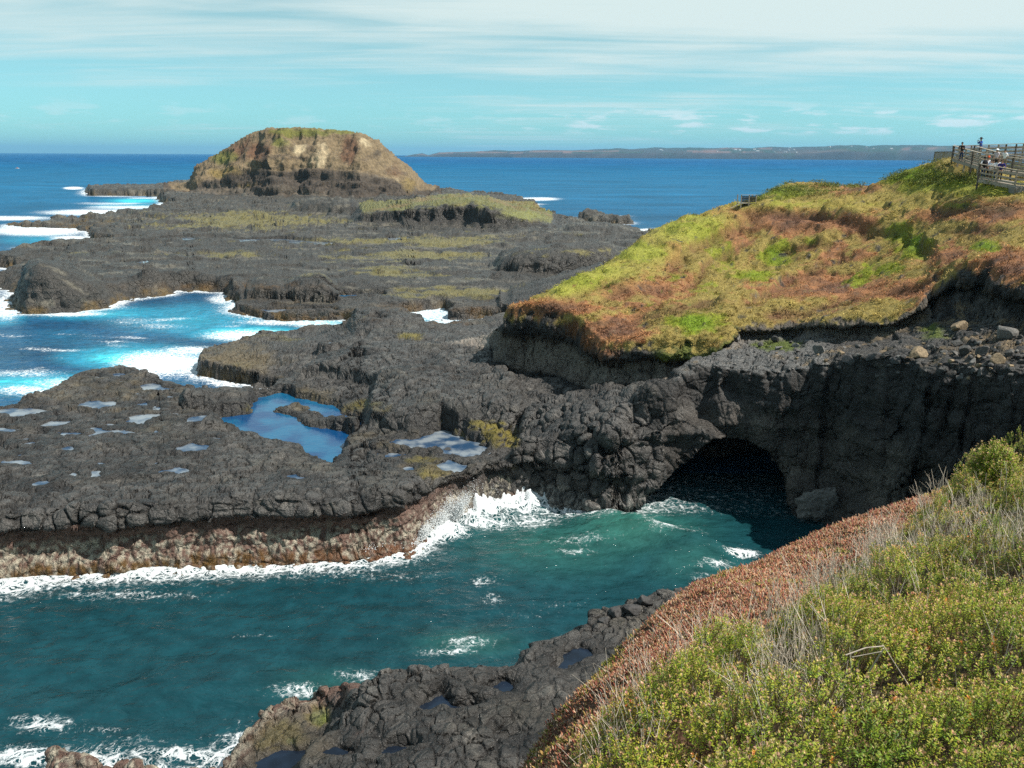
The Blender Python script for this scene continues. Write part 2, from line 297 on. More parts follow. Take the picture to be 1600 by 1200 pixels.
# low kelp apron at the foot
hs = np.maximum(hs, np.where(DL > -1.6-farness, .35*nup(.8, 50, 2)+.05-.5*np.clip(-DL, 0, 3), -9))
DT = up(dT)+.75*n_edge+.5*nup(1.6, 13, 2); DG = up(dG)
DG = DG+np.where(DG < 25, (.55*n_edge+.65*nup(1.5, 14, 3))*(DG > -6), 0)
tz = up(terrL)+.18*n_edge+.25*n_big
tq_ = tz/.42; tz = mix(tz, .42*(np.floor(tq_)+sstep(.3, .7, tq_-np.floor(tq_))), .8)
# layered ledges on terrace
hs = mix(hs, np.maximum(tz, hs), sstep(-.7, .5, DT))
FOLDS = [  # crest lines of small scarps that step down towards the viewer: points, drop, reach
    ([(1030, 432), (1045, 408), (1085, 384), (1130, 356), (1165, 336), (1200, 326)], .9, 26), ([(1150, 330), (1200, 327), (1260, 329), (1330, 337), (1385, 345), (1412, 362)], 1.1, 34), ([(1060, 445), (1090, 425), (1120, 395), (1160, 372), (1190, 350)], .6, 18),
    ([(1150, 478), (1190, 452), (1250, 428), (1300, 408), (1345, 395)], .8, 22), ([(1185, 484), (1260, 474), (1330, 462), (1400, 444), (1450, 425), (1490, 400)], .7, 16), ([(1405, 352), (1425, 366), (1445, 380), (1468, 386)], .9, 26),
    ([(930, 470), (970, 452), (1010, 446), (1050, 442)], .6, 18), ([(870, 470), (905, 455), (950, 436), (985, 420)], .5, 14), ([(1440, 330), (1500, 322), (1560, 316), (1620, 312)], .6, 14), ([(1470, 365), (1520, 352), (1580, 345)], .6, 14), ([(960, 500), (1020, 488), (1080, 470), (1130, 468)], .5, 14), ([(1210, 398), (1240, 380), (1280, 372), (1330, 372)], .5, 14)]
hp_ = np.stack([gx, gy, hillL], -1); fx_, fy_ = project(hp_.reshape(-1, 3)); fx_ = fx_.reshape(gx.shape)+10*noise(PL, 4, 66, 2); fy_ = fy_.reshape(gx.shape)+4*noise(PL, 3, 67, 2)
foldL = np.zeros_like(hillL); foldC = np.zeros_like(hillL)
for ln_, A_, W_ in FOLDS:
    lx = np.array([p[0] for p in ln_]); ly = np.array([p[1] for p in ln_]); sy = fy_-np.interp(fx_, lx, ly)
    e_ = sstep(lx[0]-10, lx[0]+25, fx_)*(1-sstep(lx[-1]-25, lx[-1]+10, fx_))*(gr > 55)*(gr < 112)
    foldL -= A_*e_*sstep(-1.5, 5, sy)*np.exp(-np.clip(sy-4, 0, 500)/W_)
    foldC = np.maximum(foldC, e_*sstep(-1, 3, sy)*np.exp(-np.clip(sy-3, 0, 500)/(W_*.45)))
hz = up(hillL+foldL); foldC = up(foldC)
nh1 = nup(6.0, 61, 3); nh2 = nup(20, 62, 2)
gull = -np.abs(nup(11.0, 63, 2))
inG = sstep(0, 6, DG)
scarp = nup(5.0, 65, 3); scarp = sstep(-.06, .06, scarp)-.5
hz = hz+(.50*nh1+.7*nh2+1.6*(gull+.25)+.35*nup(2.5, 64, 2)+.45*scarp*sstep(-.3, .2, nh2))*inG*np.clip((112-r)/15, .25, 1)
# the front edge is a cliff, the back flank is not
back = sstep(70, 78, r)*(U < R_(18))[None]
wg = .75+back*10
mG = sstep(-wg, wg*.5, DG)
hz = np.where(hz > hs, hz, hs)
hs2 = mix(hs, hz, mG)
sF, dF = slope_h(gx, gy)
sF = up(sF); DF = up(dF)
hpre = hs2.copy()
Hh = np.maximum(hs2, sF)
isF = sF > hs2
# pools
BAR = puv([(430, 642, 1.6), (470, 634, 1.6), (500, 648, 1.6), (530, 662, 1.6), (562, 672, 1.6), (556, 679, 1.6), (520, 668, 1.6), (478, 664, 1.6), (465, 650, 1.6)])
POOLDATA = []
poolmask = np.zeros_like(Hh)
for outl, lv in POOLS:
    w = [onz(a, b, lv) for a, b in outl]; q = np.array([uv(p) for p in w])
    c0, c1 = np.searchsorted(U, [q[:, 0].min()-.03, q[:, 0].max()+.03]); k0, k1 = np.searchsorted(V, [q[:, 1].min()-.05, q[:, 1].max()+.05])
    s = np.s_[k0:k1, c0:c1]
    gu_, gv_ = np.meshgrid(U[c0:c1], V[k0:k1])
    d = sdf(gu_, gv_, q)*np.exp(gv_)
    sz = min(1.0, math.sqrt(abs(np.sum(q[:, 0]*np.roll(q[:, 1], 1)-np.roll(q[:, 0], 1)*q[:, 1])/2))*math.exp(q[:, 1].mean())/6)
    d = d+.6*sz*n_edge[s]+(.55 if sz > .8 else .95)*max(sz, .5)*noise(P0[s], 1.1, 70, 3)
    if len(POOLDATA) == 0: d = np.minimum(d, -(sdf(gu_, gv_, BAR)*np.exp(gv_)+.5*noise(P0[s], 1.0, 71, 3)))
    inn = sstep(-.25, .35, d)
    tgt = lv-.06-.35*np.clip(d, 0, 1.2)
    Hh[s] = np.where((Hh[s] < 5) & (d > -1.0), mix(mix(Hh[s], np.maximum(Hh[s], lv+.16), sstep(-1.0, -.45, d)), tgt, inn), Hh[s])
    poolmask[s] = np.maximum(poolmask[s], sstep(-1.1, -.3, d))
    POOLDATA.append((w, lv, sz))

# adaptive rows -----------------------------------------------------
el = np.arctan2(Hh-H, r)
dens = np.zeros_like(Hh)
de = np.abs(np.diff(el, axis=0)); dv = np.diff(V)[:, None]
dens[1:] = np.sqrt(de**2+(.05*dv)**2+(0.12*de)**2)
k = 22
cs = np.cumsum(np.pad(dens, ((0, 0), (k+1, k)), mode='edge'), axis=1)
dens = (cs[:, 2*k+1:]-cs[:, :-2*k-1])/(2*k+1)
cum = np.cumsum(dens, axis=0)
NR = 1320
idx = np.empty((NR, NU), f4); ar = np.arange(NV)
for c in range(NU):
    idx[:, c] = np.interp(np.linspace(cum[0, c], cum[-1, c], NR), cum[:, c], ar)
i0 = np.clip(idx.astype(np.int32), 0, NV-2); ff = idx-i0
cc = np.arange(NU)[None]
def smp(a): return a[i0, cc]*(1-ff)+a[i0+1, cc]*ff
vv = V[0]+idx*0.0013
rr = np.exp(vv); hh = smp(Hh)
gDL = smp(DL); gDG = smp(DG); gDT = smp(DT); gDF = smp(DF); gF = smp(isF.astype(f4)); gPool = smp(poolmask); gHs = smp(hs); gHz = smp(hz); gFar = np.clip((rr-90)/200, 0, 1); gLand = smp(landm)
gMG = smp(mG); gFold = smp(foldC)
isle = np.zeros_like(Hh); isle[sI] = np.where((tI > 0), 1, 0); gIsle = smp(isle)
hil = np.zeros_like(Hh); hil[sH] = np.where(tH > 0, zbH, 0); gHil = smp(hil)
islz = np.zeros_like(Hh); islz[sI] = np.where(tI > 0, zbI, 0); gIslz = smp(islz)
del cs, cum, dens, el, de
su = np.sin(U)[None].astype(f4); cu = np.cos(U)[None].astype(f4)

# horizontal work on the faces: overhangs, undercuts, the cave
P = np.stack([rr*su, rr*cu, hh], -1)
px, py = project(P.reshape(-1, 3)); px = px.reshape(rr.shape).astype(f4); py = py.reshape(rr.shape).astype(f4)
push = np.zeros_like(rr)
# undercut below the columns along the shelf front
frontm = (rr < 60)*(px < 980)*sstep(-1.2, -.3, gDL)*(1-sstep(.8, 1.8, gDL))*(1-gF)
zz = hh+.25*noise(P, 1.5, 80, 2)
push += frontm*(.22*(sstep(2.5, 2.1, zz))*(1-sstep(1.3, .2, zz))-.35*sstep(2.2, 2.6, zz)*(1-sstep(3.4, 3.7, zz)))
# headland bluffs: dark columns on top stand proud of pale tuff
fm = sstep(.03, .15, gMG)*(1-sstep(.80, .9, gMG))*(1-gF)*(rr < 75)
relh = np.clip((hh-gHs)/np.maximum(gHz-gHs, .5), 0, 1)
push += fm*(.9*sstep(.05, .3, relh)*(1-sstep(.45, .6, relh))-.35*sstep(.55, .68, relh))
# terrace cliff: lip juts, then falls back
ft = sstep(-1.6, -.5, gDT)*(1-sstep(.3, .9, gDT))*(1-gF)*(rr < 60)
push += ft*(.8*np.sin(np.clip(hh, 0, 8)*.9)*noise(P, 4, 82, 2)+.6*sstep(6.5, 3.5, hh)*sstep(1, 2.5, hh))
CAVE = [(1000, 784), (1040, 748), (1078, 706), (1115, 684), (1160, 688), (1200, 708), (1228, 745), (1244, 800), (1250, 860), (1000, 860), (975, 800)]
dc = sdf(px+6*noise(P, .9, 83, 2), py, CAVE)
cav = sstep(0, 16, dc)*(hh > -3.15)*(rr > 44)*(rr < 56)*(1-gF)
push += cav*(11+3*noise(P, 3, 84, 2))*np.clip(.12+dc/60, .12, 1)
CAVE2 = [(1400, 768), (1425, 735), (1455, 732), (1475, 760), (1475, 800), (1400, 800)]
dc2 = sdf(px, py, CAVE2); push += sstep(0, 14, dc2)*.8*(rr > 36)*(rr < 50)*(1-gF)
rr2 = rr+push
P = np.stack([rr2*su, rr2*cu, hh], -1)

def normals(P):
    a = np.gradient(P, axis=0); b = np.gradient(P, axis=1)
    n = np.cross(b, a); n /= (np.linalg.norm(n, axis=-1, keepdims=True)+1e-9)
    return np.where(n[..., 2:3] < -.5, -n, n)
N = normals(P).astype(f4)
steep = 1-np.clip(N[..., 2], 0, 1)

# classes
grassy = sstep(-.4, .05, gDG)*(1-gF)*sstep(.80, .93, np.clip(gMG+.30*noise(P, .8, 88, 3), 0, 1))
grassy = grassy*sstep(4.5, 7, hh)
rock = (1-grassy)*(1-gF)
inT = sstep(-.2, .4, gDT)*(1-sstep(.2, .9, gMG))*(1-gF)
uncut = (hh > -1.0)

# small relief ------------------------------------------------------
gIslz_ = gIslz
disp = np.zeros_like(rr)
cob = np.zeros_like(rr); crev = np.zeros_like(rr); cid = np.zeros_like(rr)
m = (rock > .05) & (rr2 < 130) & (hh > -1.5)
Pm = P[m]
rm = rr2[m]
Pw = Pm+.22*np.stack([noise(Pm, .9, 91), noise(Pm, .9, 92), noise(Pm, .9, 93)], -1)
w1, w2, wi = voronoi(Pw, .88, 3, .9, 1.15)
q1, q2, qi_ = voronoi(Pw, .50, 33, .9, 1.0); nr_ = rm < 36
w1 = np.where(nr_, q1, w1); w2 = np.where(nr_, q2, w2); wi = np.where(nr_, qi_, wi)
b1, b2, bi = voronoi(Pm, 2.6, 4, .95, 1.2)
s1, s2, si = voronoi(Pm, .36, 5, .95, 1.0)
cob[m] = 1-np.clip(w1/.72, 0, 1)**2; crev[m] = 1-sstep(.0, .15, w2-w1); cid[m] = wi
hb = 1-np.clip(b1/.85, 0, 1)**2
lev = (wi-.5)
amp = np.clip(1.15-(rm-45)/120, .45, 1)*rock[m]
boul = sstep(700, 820, px[m])*(1-sstep(1000, 1080, px[m]))*sstep(540, 590, py[m])*(rm > 44)       # heap of blocks under the bluff
terr_m = inT[m]
near1 = (rm < 36)*1.0
rim = sstep(-1.2, -.2, gDL[m])*(1-sstep(.6, 2.2, gDL[m]))*(px[m] < 980)
cl = sstep(-3.0, -1.0, gDT[m])*(1-sstep(.0, .6, gDT[m]))*(rm < 60)
wl_ = sstep(-2.2, -1.2, gDL[m])*(1-sstep(.5, 1.2, gDL[m]))*sstep(2.5, 2.1, hh[m])*(rm > 36)*(rm < 60)*(px[m] < 830)                       # terrace cliff: blocks, not cobbles
patch = sstep(-.3, .5, noise(Pm, 7, 99, 2))
rim = rim*np.clip(.25+1.1*noise(Pm, 2.6, 84, 2), 0, 1)
ca = .02+.07*patch*(1-near1)+.03*near1+.20*boul+.12*rim
ca = ca*(1-.85*cl)*(1-.6*terr_m)*(1-.85*wl_)
flat = np.clip(1-(w1/.80)**4, 0, 1)
rimw = 1-wl_
rim = rim*rimw
disp[m] = amp*(wl_*(.16*noise(Pm, .9, 86, 4)+.10*noise(Pm, .25, 85, 2))+ca*(flat-.6)+(.05+.09*patch*(1-near1)+.12*boul+.04*near1+.36*rim)*(1-.7*cl)*lev*(1-.7*wl_)-(.10+.05*patch-.05*near1+.05*rim)*(1-.6*cl)*(1-.8*wl_)*crev[m]+(.12+.30*boul+.34*rim+.32*cl-.06*near1)*(hb-.5)*(1-.5*terr_m)
    +.022*(1-s1*1.6)*(.5+patch)+cl*(.30*noise(Pm, 1.7, 87, 4)-.12*(1-sstep(0, .18, b2-b1))))
# far rock: lumps that keep their size in metres
m2 = rock > .05
lumps = np.maximum(0, noise(P*np.array([.7, 1, .7], f4), 4.5, 163, 3)-.30)*(1.2+1.6*gFar)*sstep(75, 120, rr2)*(1-gIsle)
disp = disp+np.where(m2 & (hh > .3) & (gPool < .1), lumps, 0)
isn = noise(P*np.array([1, .35, .22], f4), 13, 151, 3); up_i = sstep(.25, .5, gIslz)
disp = disp+gIsle*((1.0+1.7*up_i*(1-sstep(.9, 1, gIslz)))*(.15-2.0*np.abs(isn))*.7+2.4*noise(P*np.array([.10, .10, 1], f4), 3.0, 152, 2)*(1-sstep(.40, .62, gIslz))+1.2*noise(P, 5, 153, 3)+1.1*noise(P*np.array([.12, .12, 1], f4), 2.0, 154, 3)*sstep(1, .85, gIslz))
disp = disp+np.where(m2, (.16+.75*gFar)*noise(P, 2.2, 95, 3)*sstep(60, 110, rr2)+.45*gFar*noise(P, 7, 96, 3), 0)
# steep faces: vertical joints + ledges
fc = noise(P*np.array([1, 1, .6], f4), 1.0, 97, 4); fl = noise(P*np.array([.15, .15, 1], f4), .7, 98, 3)
disp = disp+rock*sstep(.25, .6, steep)*(.16*fc+.26*fl)*(hh > -1)*np.clip(1+gFar*4, 1, 4)
# grass: tussocks, little terraces
gt = noise(P, .7, 101, 2); gt2 = noise(P, 2.4, 102, 3)
disp = disp+grassy*(.12*gt+.26*gt2)
disp = disp+gF*.05*noise(P, .5, 103, 2)
disp = disp*(1-.6*gPool)
disp = np.where(cav > .3, disp*.5, disp)
edgefix = np.ones_like(rr); edgefix[:2] = 0; edgefix[-2:] = 0
P = P+N*(disp*edgefix)[..., None]
N2 = normals(P).astype(f4); steep2 = 1-np.clip(N2[..., 2], 0, 1)

# ------------------------------------------------------------------ what the surface is made of (albedo)
def C(*a): return np.array(a, f4)
def lay(col, c, m): return col+(c-col)*np.clip(m, 0, 1)[..., None]
def blob(x, y, lst):
    o = np.zeros_like(x)
    for (cx, cy, rx, ry, s) in lst:
        o = np.maximum(o, s*np.exp(-(((x-cx)/rx)**2+((y-cy)/ry)**2)))
    return o
n1 = noise(P, 1.3, 111, 3); n3 = noise(P, 4.0, 112, 3); n9 = noise(P, 11.0, 113, 3); nf = noise(P, .25, 114, 2)
col = np.zeros(P.shape, f4)+C(.066, .061, .056)
col = lay(col, C(.092, .085, .077), .5*sstep(-.2, .6, n1)+.3*cid)
col = lay(col, C(.10, .085, .058), .5*sstep(.0, .7, n3)*(1-sstep(0, .4, steep2)))
col = lay(col, C(.022, .021, .021), .8*sstep(.05, .6, noise(P, 1.9, 119, 4)))
col = lay(col, C(.17, .155, .135), .75*sstep(.15, .7, noise(P, .8, 115, 3)))
col = col*(1+.55*(cid-.5)*(rr2 < 130))[..., None]
col = lay(col, C(.024, .022, .02), .55*crev)  # crevices darkened: crack shade put into the rock colour
col = lay(col, C(.030, .028, .027), sstep(.05, .5, noise(P*np.array([.5, 1.3, .5], f4), 3.6, 117, 4))*sstep(70, 120, rr2)*.85)
col = lay(col, C(.19, .17, .13), sstep(.25, .75, noise(P*np.array([.6, 1.6, 1], f4), 3.4, 118, 4))*sstep(75, 130, rr2)*.7)
fm_ = sstep(88, 125, rr2)*(1-gIsle)
col = lay(col, C(.042, .039, .036), .8*fm_)
nA = noise(P*np.array([.35, 1.5, 1], f4), 5, 161, 4); nB = noise(P*np.array([.5, 1.5, 1], f4), 2.2, 162, 4)
col = lay(col, C(.15, .135, .105), fm_*sstep(.18, .34, nA+.5*nB)*.85)
col = lay(col, C(.018, .017, .017), fm_*sstep(.22, .36, nB-.4*nA)*.9)
# far shelf: browner, with yellow green algae flats
col = lay(col, C(.085, .072, .05), .25*gFar+.12*sstep(85, 130, rr2))
alg = blob(px, py, [(390, 345, 160, 14, 1.), (560, 377, 110, 8, .7), (690, 377, 90, 10, .95), (640, 400, 160, 12, .75), (600, 425, 90, 12, .7), (690, 460, 100, 10, .95), (480, 345, 120, 8, .8), (880, 395, 70, 9, .5), (760, 375, 60, 8, .6), (950, 395, 30, 10, .6), (330, 395, 160, 10, .35)])
col = lay(col, C(.17, .145, .05), sstep(.42, .66, alg+.7*noise(P*np.array([.45, 1.4, 1], f4), 9, 116, 4)+.55*nB)*(rr2 > 85)*(1-sstep(.15, .4, steep2))*(1-gIsle)*.9)
# near algae: yellow green in and round the pools, and on the low near ledge
alg2 = blob(px, py, [(752, 674, 55, 16, 1.6), (790, 690, 25, 10, 1.4), (690, 662, 20, 8, 1.2), (560, 635, 60, 16, .8), (680, 735, 40, 12, .9), (400, 640, 40, 14, .9), (660, 718, 40, 10, .7), (420, 1150, 70, 25, 1.), (500, 1120, 25, 22, .9), (480, 622, 60, 20, .5), (640, 525, 30, 7, .9), (800, 730, 20, 14, .6), (390, 570, 60, 25, .45)])
col = lay(col, C(.19, .15, .022), sstep(.35, .8, alg2+.35*n1+.2*n3)*(rr2 < 100)*(1-sstep(.3, .6, steep2))*(1-gF)*.85)
col = lay(col, C(.10, .14, .02), sstep(.6, .9, blob(px, py, [(500, 1120, 22, 22, 1.), (455, 1158, 14, 10, 1.)])+.3*n1)*(rr2 < 60)*.8*(1-gF))
col = lay(col, C(.13, .105, .07), sstep(.3, .7, blob(px, py, [(430, 1160, 120, 50, .9), (90, 1190, 60, 40, .5)])+.3*n1)*(rr2 < 60)*(1-gF)*.6)
col = lay(col, C(.15, .118, .07), sstep(.3, .9, blob(px, py, [(370, 565, 90, 40, .9), (150, 605, 180, 40, .6), (480, 625, 60, 22, .9), (600, 690, 150, 30, .6), (830, 740, 60, 25, .5), (560, 640, 60, 14, .7), (250, 660, 200, 60, .35), (700, 730, 120, 30, .5)])+.5*noise(P, 1.6, 126, 3))*(rr2 < 100)*(1-gF)*(1-sstep(.3, .6, steep2))*.8)
# tide marks: brown rock, pale crust, kelp
nearw = (rr2 < 62)*(1-gF)
tide = hh+.35*n1+.15*nf
wallm = sstep(-2.4, -1.2, gDL)*(1-sstep(.9, 1.6, gDL))
frontband = nearw*sstep(-2.4, -1.2, gDL)*(1-sstep(.9, 1.6, gDL))
col = lay(col, C(.15, .085, .062), frontband*sstep(2.5, 2.2, tide)*.9*sstep(800, 620, px))
crust = sstep(-.15, .25, noise(P, .28, 120, 3)+.25*n1)
col = lay(col, C(.40, .355, .27), frontband*sstep(1.9, 1.4, tide)*crust*.9*(px < 800))
col = lay(col, C(.30, .28, .25), frontband*sstep(1.2, .8, tide)*crust*.8*(px >= 800))
kelp = frontband*sstep(.75, .4, tide)*sstep(-.35, .15, noise(P*np.array([1, 1, .3], f4), .35, 121, 2))
col = lay(col, C(.12, .062, .012), kelp*sstep(700, 400, px))
col = lay(col, C(.13, .05, .018), kelp*sstep(300, 600, px)*(px < 820)*.9)
farkelp = (rr2 > 75)*sstep(1.3, .6, tide)*(hh > -1)*(gLand > .1)*(1-gIsle)
col = lay(col, C(.13, .08, .022), farkelp*sstep(-.2, .5, n3+.4*nf)*.85)
col = lay(col, C(.10, .055, .018), (blob(px, py, [(450, 500, 110, 10, 1.2), (640, 480, 60, 6, .8), (750, 485, 40, 6, 1.1), (350, 447, 120, 5, 1.1), (700, 505, 40, 5, .8)])*sstep(-.3, .3, n1)*(rr2 > 80))*.9)
# bluff: pale grey-brown tuff below dark columns; terrace: weathered grey
tfx = np.clip(1-.25*sstep(1140, 1190, px)-.75*sstep(1440, 1480, px), 0, 1)
col = lay(col, C(.19, .16, .125), sstep(.03, .15, gMG)*(rr < 75)*(1-gF)*(1-grassy)*sstep(1140, 1190, px)*sstep(1480, 1450, px)*(.75+.4*n1))
tuff = fm*(1-sstep(.48, .6, relh+.08*n1))*tfx
col = lay(col, C(.29, .245, .20), np.maximum(tuff, sstep(.02, .1, gMG)*(1-sstep(.4, .55, relh+.08*n1))*(rr < 75)*(1-gF)*.9*tfx)*(.65+.35*sstep(-.4, .5, n1)))
ftc = sstep(-2.2, -.8, gDT)*(1-sstep(.0, .5, gDT))*(1-gF)*(rr < 60)
col = lay(col, C(.125, .11, .096), ftc*sstep(6.6, 5.2, hh+.6*n1)*.8)
col = lay(col, C(.062, .058, .055), ftc*sstep(5.0, 6.4, hh+.7*n1)*.8)
col = lay(col, C(.25, .215, .18), ftc*sstep(-.1, .5, noise(P*np.array([.7, .7, .8], f4), 2.2, 127, 4))*sstep(6.2, 5.0, hh+.6*n1)*.7)
col = lay(col, C(.34, .32, .29), blob(px, py, [(1010, 782, 50, 9, 1.2), (1072, 615, 12, 30, .9)])*sstep(-.2, .4, n1)*(rr < 60)*(1-gF)*.8)
col = lay(col, C(.26, .24, .22), ftc*sstep(.2, .7, noise(P*np.array([1, 1, .2], f4), 1.1, 125, 2))*.35*sstep(2, 3.5, hh))
col = lay(col, C(.22, .215, .205), inT*sstep(.5, .15, steep2)*(.72+.35*n1)*(1-.75*sstep(1285, 1310, px)))
col = lay(col, C(.30, .215, .12), inT*sstep(.4, .15, steep2)*sstep(.2, .6, n1+.4*n3+.25*sstep(1300, 1500, px))*.75)
col = lay(col, C(.13, .17, .025), inT*sstep(.5, .9, blob(px, py, [(1215, 540, 50, 12, 1.2), (1460, 520, 40, 20, .9)])+.35*n1)*.9)
# grass on the headland
gb_green = blob(px, py, [(900, 440, 50, 18, .9), (1000, 395, 60, 20, .95), (1080, 355, 50, 20, .9), (1215, 400, 30, 22, 1.25), (1180, 430, 45, 12, .9), (1430, 380, 30, 22, 1.25), (1405, 365, 30, 20, 1.0), (1540, 385, 25, 10, 1.2), (1090, 505, 55, 22, 1.25), (1060, 500, 30, 12, .8), (1130, 400, 28, 40, .8), (1110, 450, 30, 30, .6), (1370, 420, 45, 18, .8), (1340, 440, 35, 14, .7), (1480, 290, 110, 20, 1.0), (1420, 275, 60, 25, 1.1), (1250, 318, 160, 8, .7), (1470, 320, 120, 6, .6), (1220, 300, 50, 12, 1.), (1560, 300, 60, 8, .9), (1300, 335, 30, 8, .4), (1030, 430, 50, 14, .45), (1270, 375, 25, 12, .6), (1500, 490, 60, 28, .95)])
gb_rust = blob(px, py, [(1250, 345, 110, 20, 1.0), (1330, 350, 60, 18, .7), (1540, 330, 110, 16, 1.15), (1350, 295, 60, 8, .9), (1320, 450, 90, 22, 1.1), (1210, 445, 60, 14, .6), (1000, 450, 80, 25, .75), (870, 482, 70, 12, 1.2), (960, 515, 50, 25, 1.1), (1570, 410, 60, 25, 1.), (1430, 460, 60, 20, .8), (1050, 400, 18, 25, .8), (1150, 380, 30, 30, .6), (1300, 400, 70, 16, .7), (1480, 400, 40, 15, .8), (1400, 330, 60, 8, .4)])
ng = noise(P, 1.6, 131, 3); ng2 = noise(P, 5, 132, 3); ngf = noise(P, .35, 133, 2)
gcol = np.zeros(P.shape, f4)+C(.235, .18, .055)
gcol = lay(gcol, C(.27, .130, .060), sstep(.12, .52, gb_rust+.75*ng+.5*ng2+.2*ngf))
gcol = lay(gcol, C(.11, .060, .042), sstep(.55, 1.15, gb_rust+.7*ng+.55*ng2)*.85)
gcol = lay(gcol, C(.175, .195, .022), sstep(.42, .72, gb_green+.65*ng+.4*ng2+.2*ngf))
gcol = lay(gcol, C(.125, .20, .016), sstep(.8, 1.15, gb_green+.3*ng)*.8)
gcol = lay(gcol, C(.055, .075, .018), sstep(.1, .6, ng+.4*ngf)*blob(px, py, [(1220, 298, 70, 14, 1.), (1420, 270, 80, 24, .8), (1480, 275, 50, 12, .7)]))
gcol = lay(gcol, C(.33, .27, .16), sstep(.45, .9, ngf+.5*ng)*.4)
gcol = lay(gcol, C(.12, .062, .038), gFold*(.75+.4*ng))
gcol = lay(gcol, C(.07, .048, .03), sstep(.35, .8, noise(P*np.array([.5, 1, 1], f4), 1.1, 134, 3)+.5*(gb_rust-.5))*.7)
gcol = lay(gcol, C(.24, .24, .045), blob(px, py, [(880, 450, 55, 14, 1.2), (940, 424, 60, 18, 1.2), (1000, 394, 60, 18, 1.2), (1060, 364, 50, 16, 1.2), (1110, 345, 40, 12, 1.1)])*(.8+.25*ng))
gcol = lay(gcol, C(.24, .20, .05), blob(px, py, [(1300, 322, 200, 9, .9), (1480, 302, 120, 14, .8), (1230, 318, 60, 8, .8)])*(.7+.4*ng))
gcol = gcol*1.22
col = lay(col, gcol, grassy)
# trailing plants over the rim
col = lay(col, C(.20, .085, .03), sstep(.62, .8, relh+.25*n1+.18*nf)*sstep(.3, .5, gMG)*(1-grassy)*(1-gF)*(rr < 75)*sstep(860, 900, px)*sstep(1000, 930, px))
col = lay(col, C(.16, .18, .03), sstep(.55, .7, relh+.25*n1)*sstep(.3, .5, gMG)*(1-grassy)*(1-gF)*(rr < 75)*sstep(1010, 1040, px)*sstep(1160, 1140, px)*.9)
# the island
zi = gIslz+.04*n3*0+.05*noise(P, 14, 141, 2)
ic = np.zeros(P.shape, f4)+C(.075, .060, .047)
lay1 = noise(P*np.array([.06, .06, 1], f4), 3.2, 142, 2)
ic = lay(ic, C(.15, .125, .095), sstep(.0, .4, lay1)*.6)
streak = noise(P*np.array([1, .4, .30], f4), 7, 143, 4)
ic = lay(ic, C(.19, .14, .082), sstep(.34, .46, zi))
ic = lay(ic, C(.10, .075, .052), sstep(.1, .45, noise(P*np.array([.10, .10, 1], f4), 2.4, 146, 3))*sstep(.34, .46, zi)*.8)
ic = lay(ic, C(.40, .32, .20), sstep(.34, .46, zi)*sstep(.15, .55, streak+.5*blob(px, py, [(500, 240, 35, 28, 1.6), (575, 225, 25, 20, 1.0), (470, 262, 40, 12, .9)])-.35)*.95)
ic = lay(ic, C(.13, .070, .042), sstep(.42, .55, zi)*sstep(.35, .8, blob(px, py, [(545, 235, 18, 30, 1.), (400, 235, 30, 25, .9), (620, 260, 25, 25, .5), (435, 207, 35, 8, .8), (375, 240, 40, 25, .7)])+.4*streak)*.9)
ic = lay(ic, C(.14, .14, .035), sstep(.45, .9, blob(px, py, [(470, 206, 70, 8, 1.15), (440, 222, 22, 12, .9), (350, 245, 30, 14, 1.), (540, 204, 60, 5, 1.1), (390, 255, 30, 8, .6)])+.35*streak)*.9)
ic = lay(ic, C(.21, .15, .055), sstep(.5, .9, blob(px, py, [(350, 268, 40, 10, 1.), (390, 290, 30, 5, .8), (640, 290, 20, 20, .8)])+.3*streak)*.9)
ic = lay(ic, C(.045, .038, .032), sstep(.5, .8, blob(px, py, [(412, 258, 9, 30, 1.1), (430, 285, 40, 12, .6), (590, 240, 12, 10, .9)])+.2*streak)*.7)
ic = lay(ic, C(.035, .030, .026), sstep(.15, .5, noise(P*np.array([.08, .08, 1], f4), 1.5, 144, 3))*(1-sstep(.3, .7, zi))*.75)
ic = lay(ic, C(.07, .055, .04), sstep(.2, .6, noise(P, 3.5, 145, 3))*.6)
col = lay(col, ic, gIsle)
# hillock
hm = gHil
col = lay(col, C(.15, .14, .04), sstep(.76, .84, hm+.14*n3)*(rr2 > 150))
col = lay(col, C(.20, .13, .05), sstep(.76, .84, hm+.14*n3)*sstep(-.1, .5, n9+.4*n3)*(rr2 > 150)*.8)
col = lay(col, C(.12, .10, .075), sstep(.35, .5, hm)*(1-sstep(.70, .76, hm+.05*n3))*(rr2 > 150)*.8)
col = lay(col, C(.19, .185, .045), sstep(.5, .8, blob(px, py, [(810, 338, 50, 8, 1.2)])+.3*n3)*(rr2 > 150)*(rr2 < 330))
col = lay(col, C(.040, .035, .030), sstep(.06, .16, hm)*(1-sstep(.70, .80, hm+.12*n3))*(rr2 > 150)*.85)
# earth under the foreground plants
col = lay(col, C(.075, .058, .032)*1.0, gF)
col = lay(col, C(.13, .065, .04), gF*sstep(2.5, 1.0, gDF))
col = lay(col, C(.06, .058, .055), gF*sstep(-.8, -2.2, gDF))
# seabed
col = np.where((hh < -1)[..., None], C(.03, .04, .035), col)
col = col*(1-.35*gPool*(1-gF))[..., None]
col = np.clip(col*(1+.16*nf[..., None]), .008, .8)

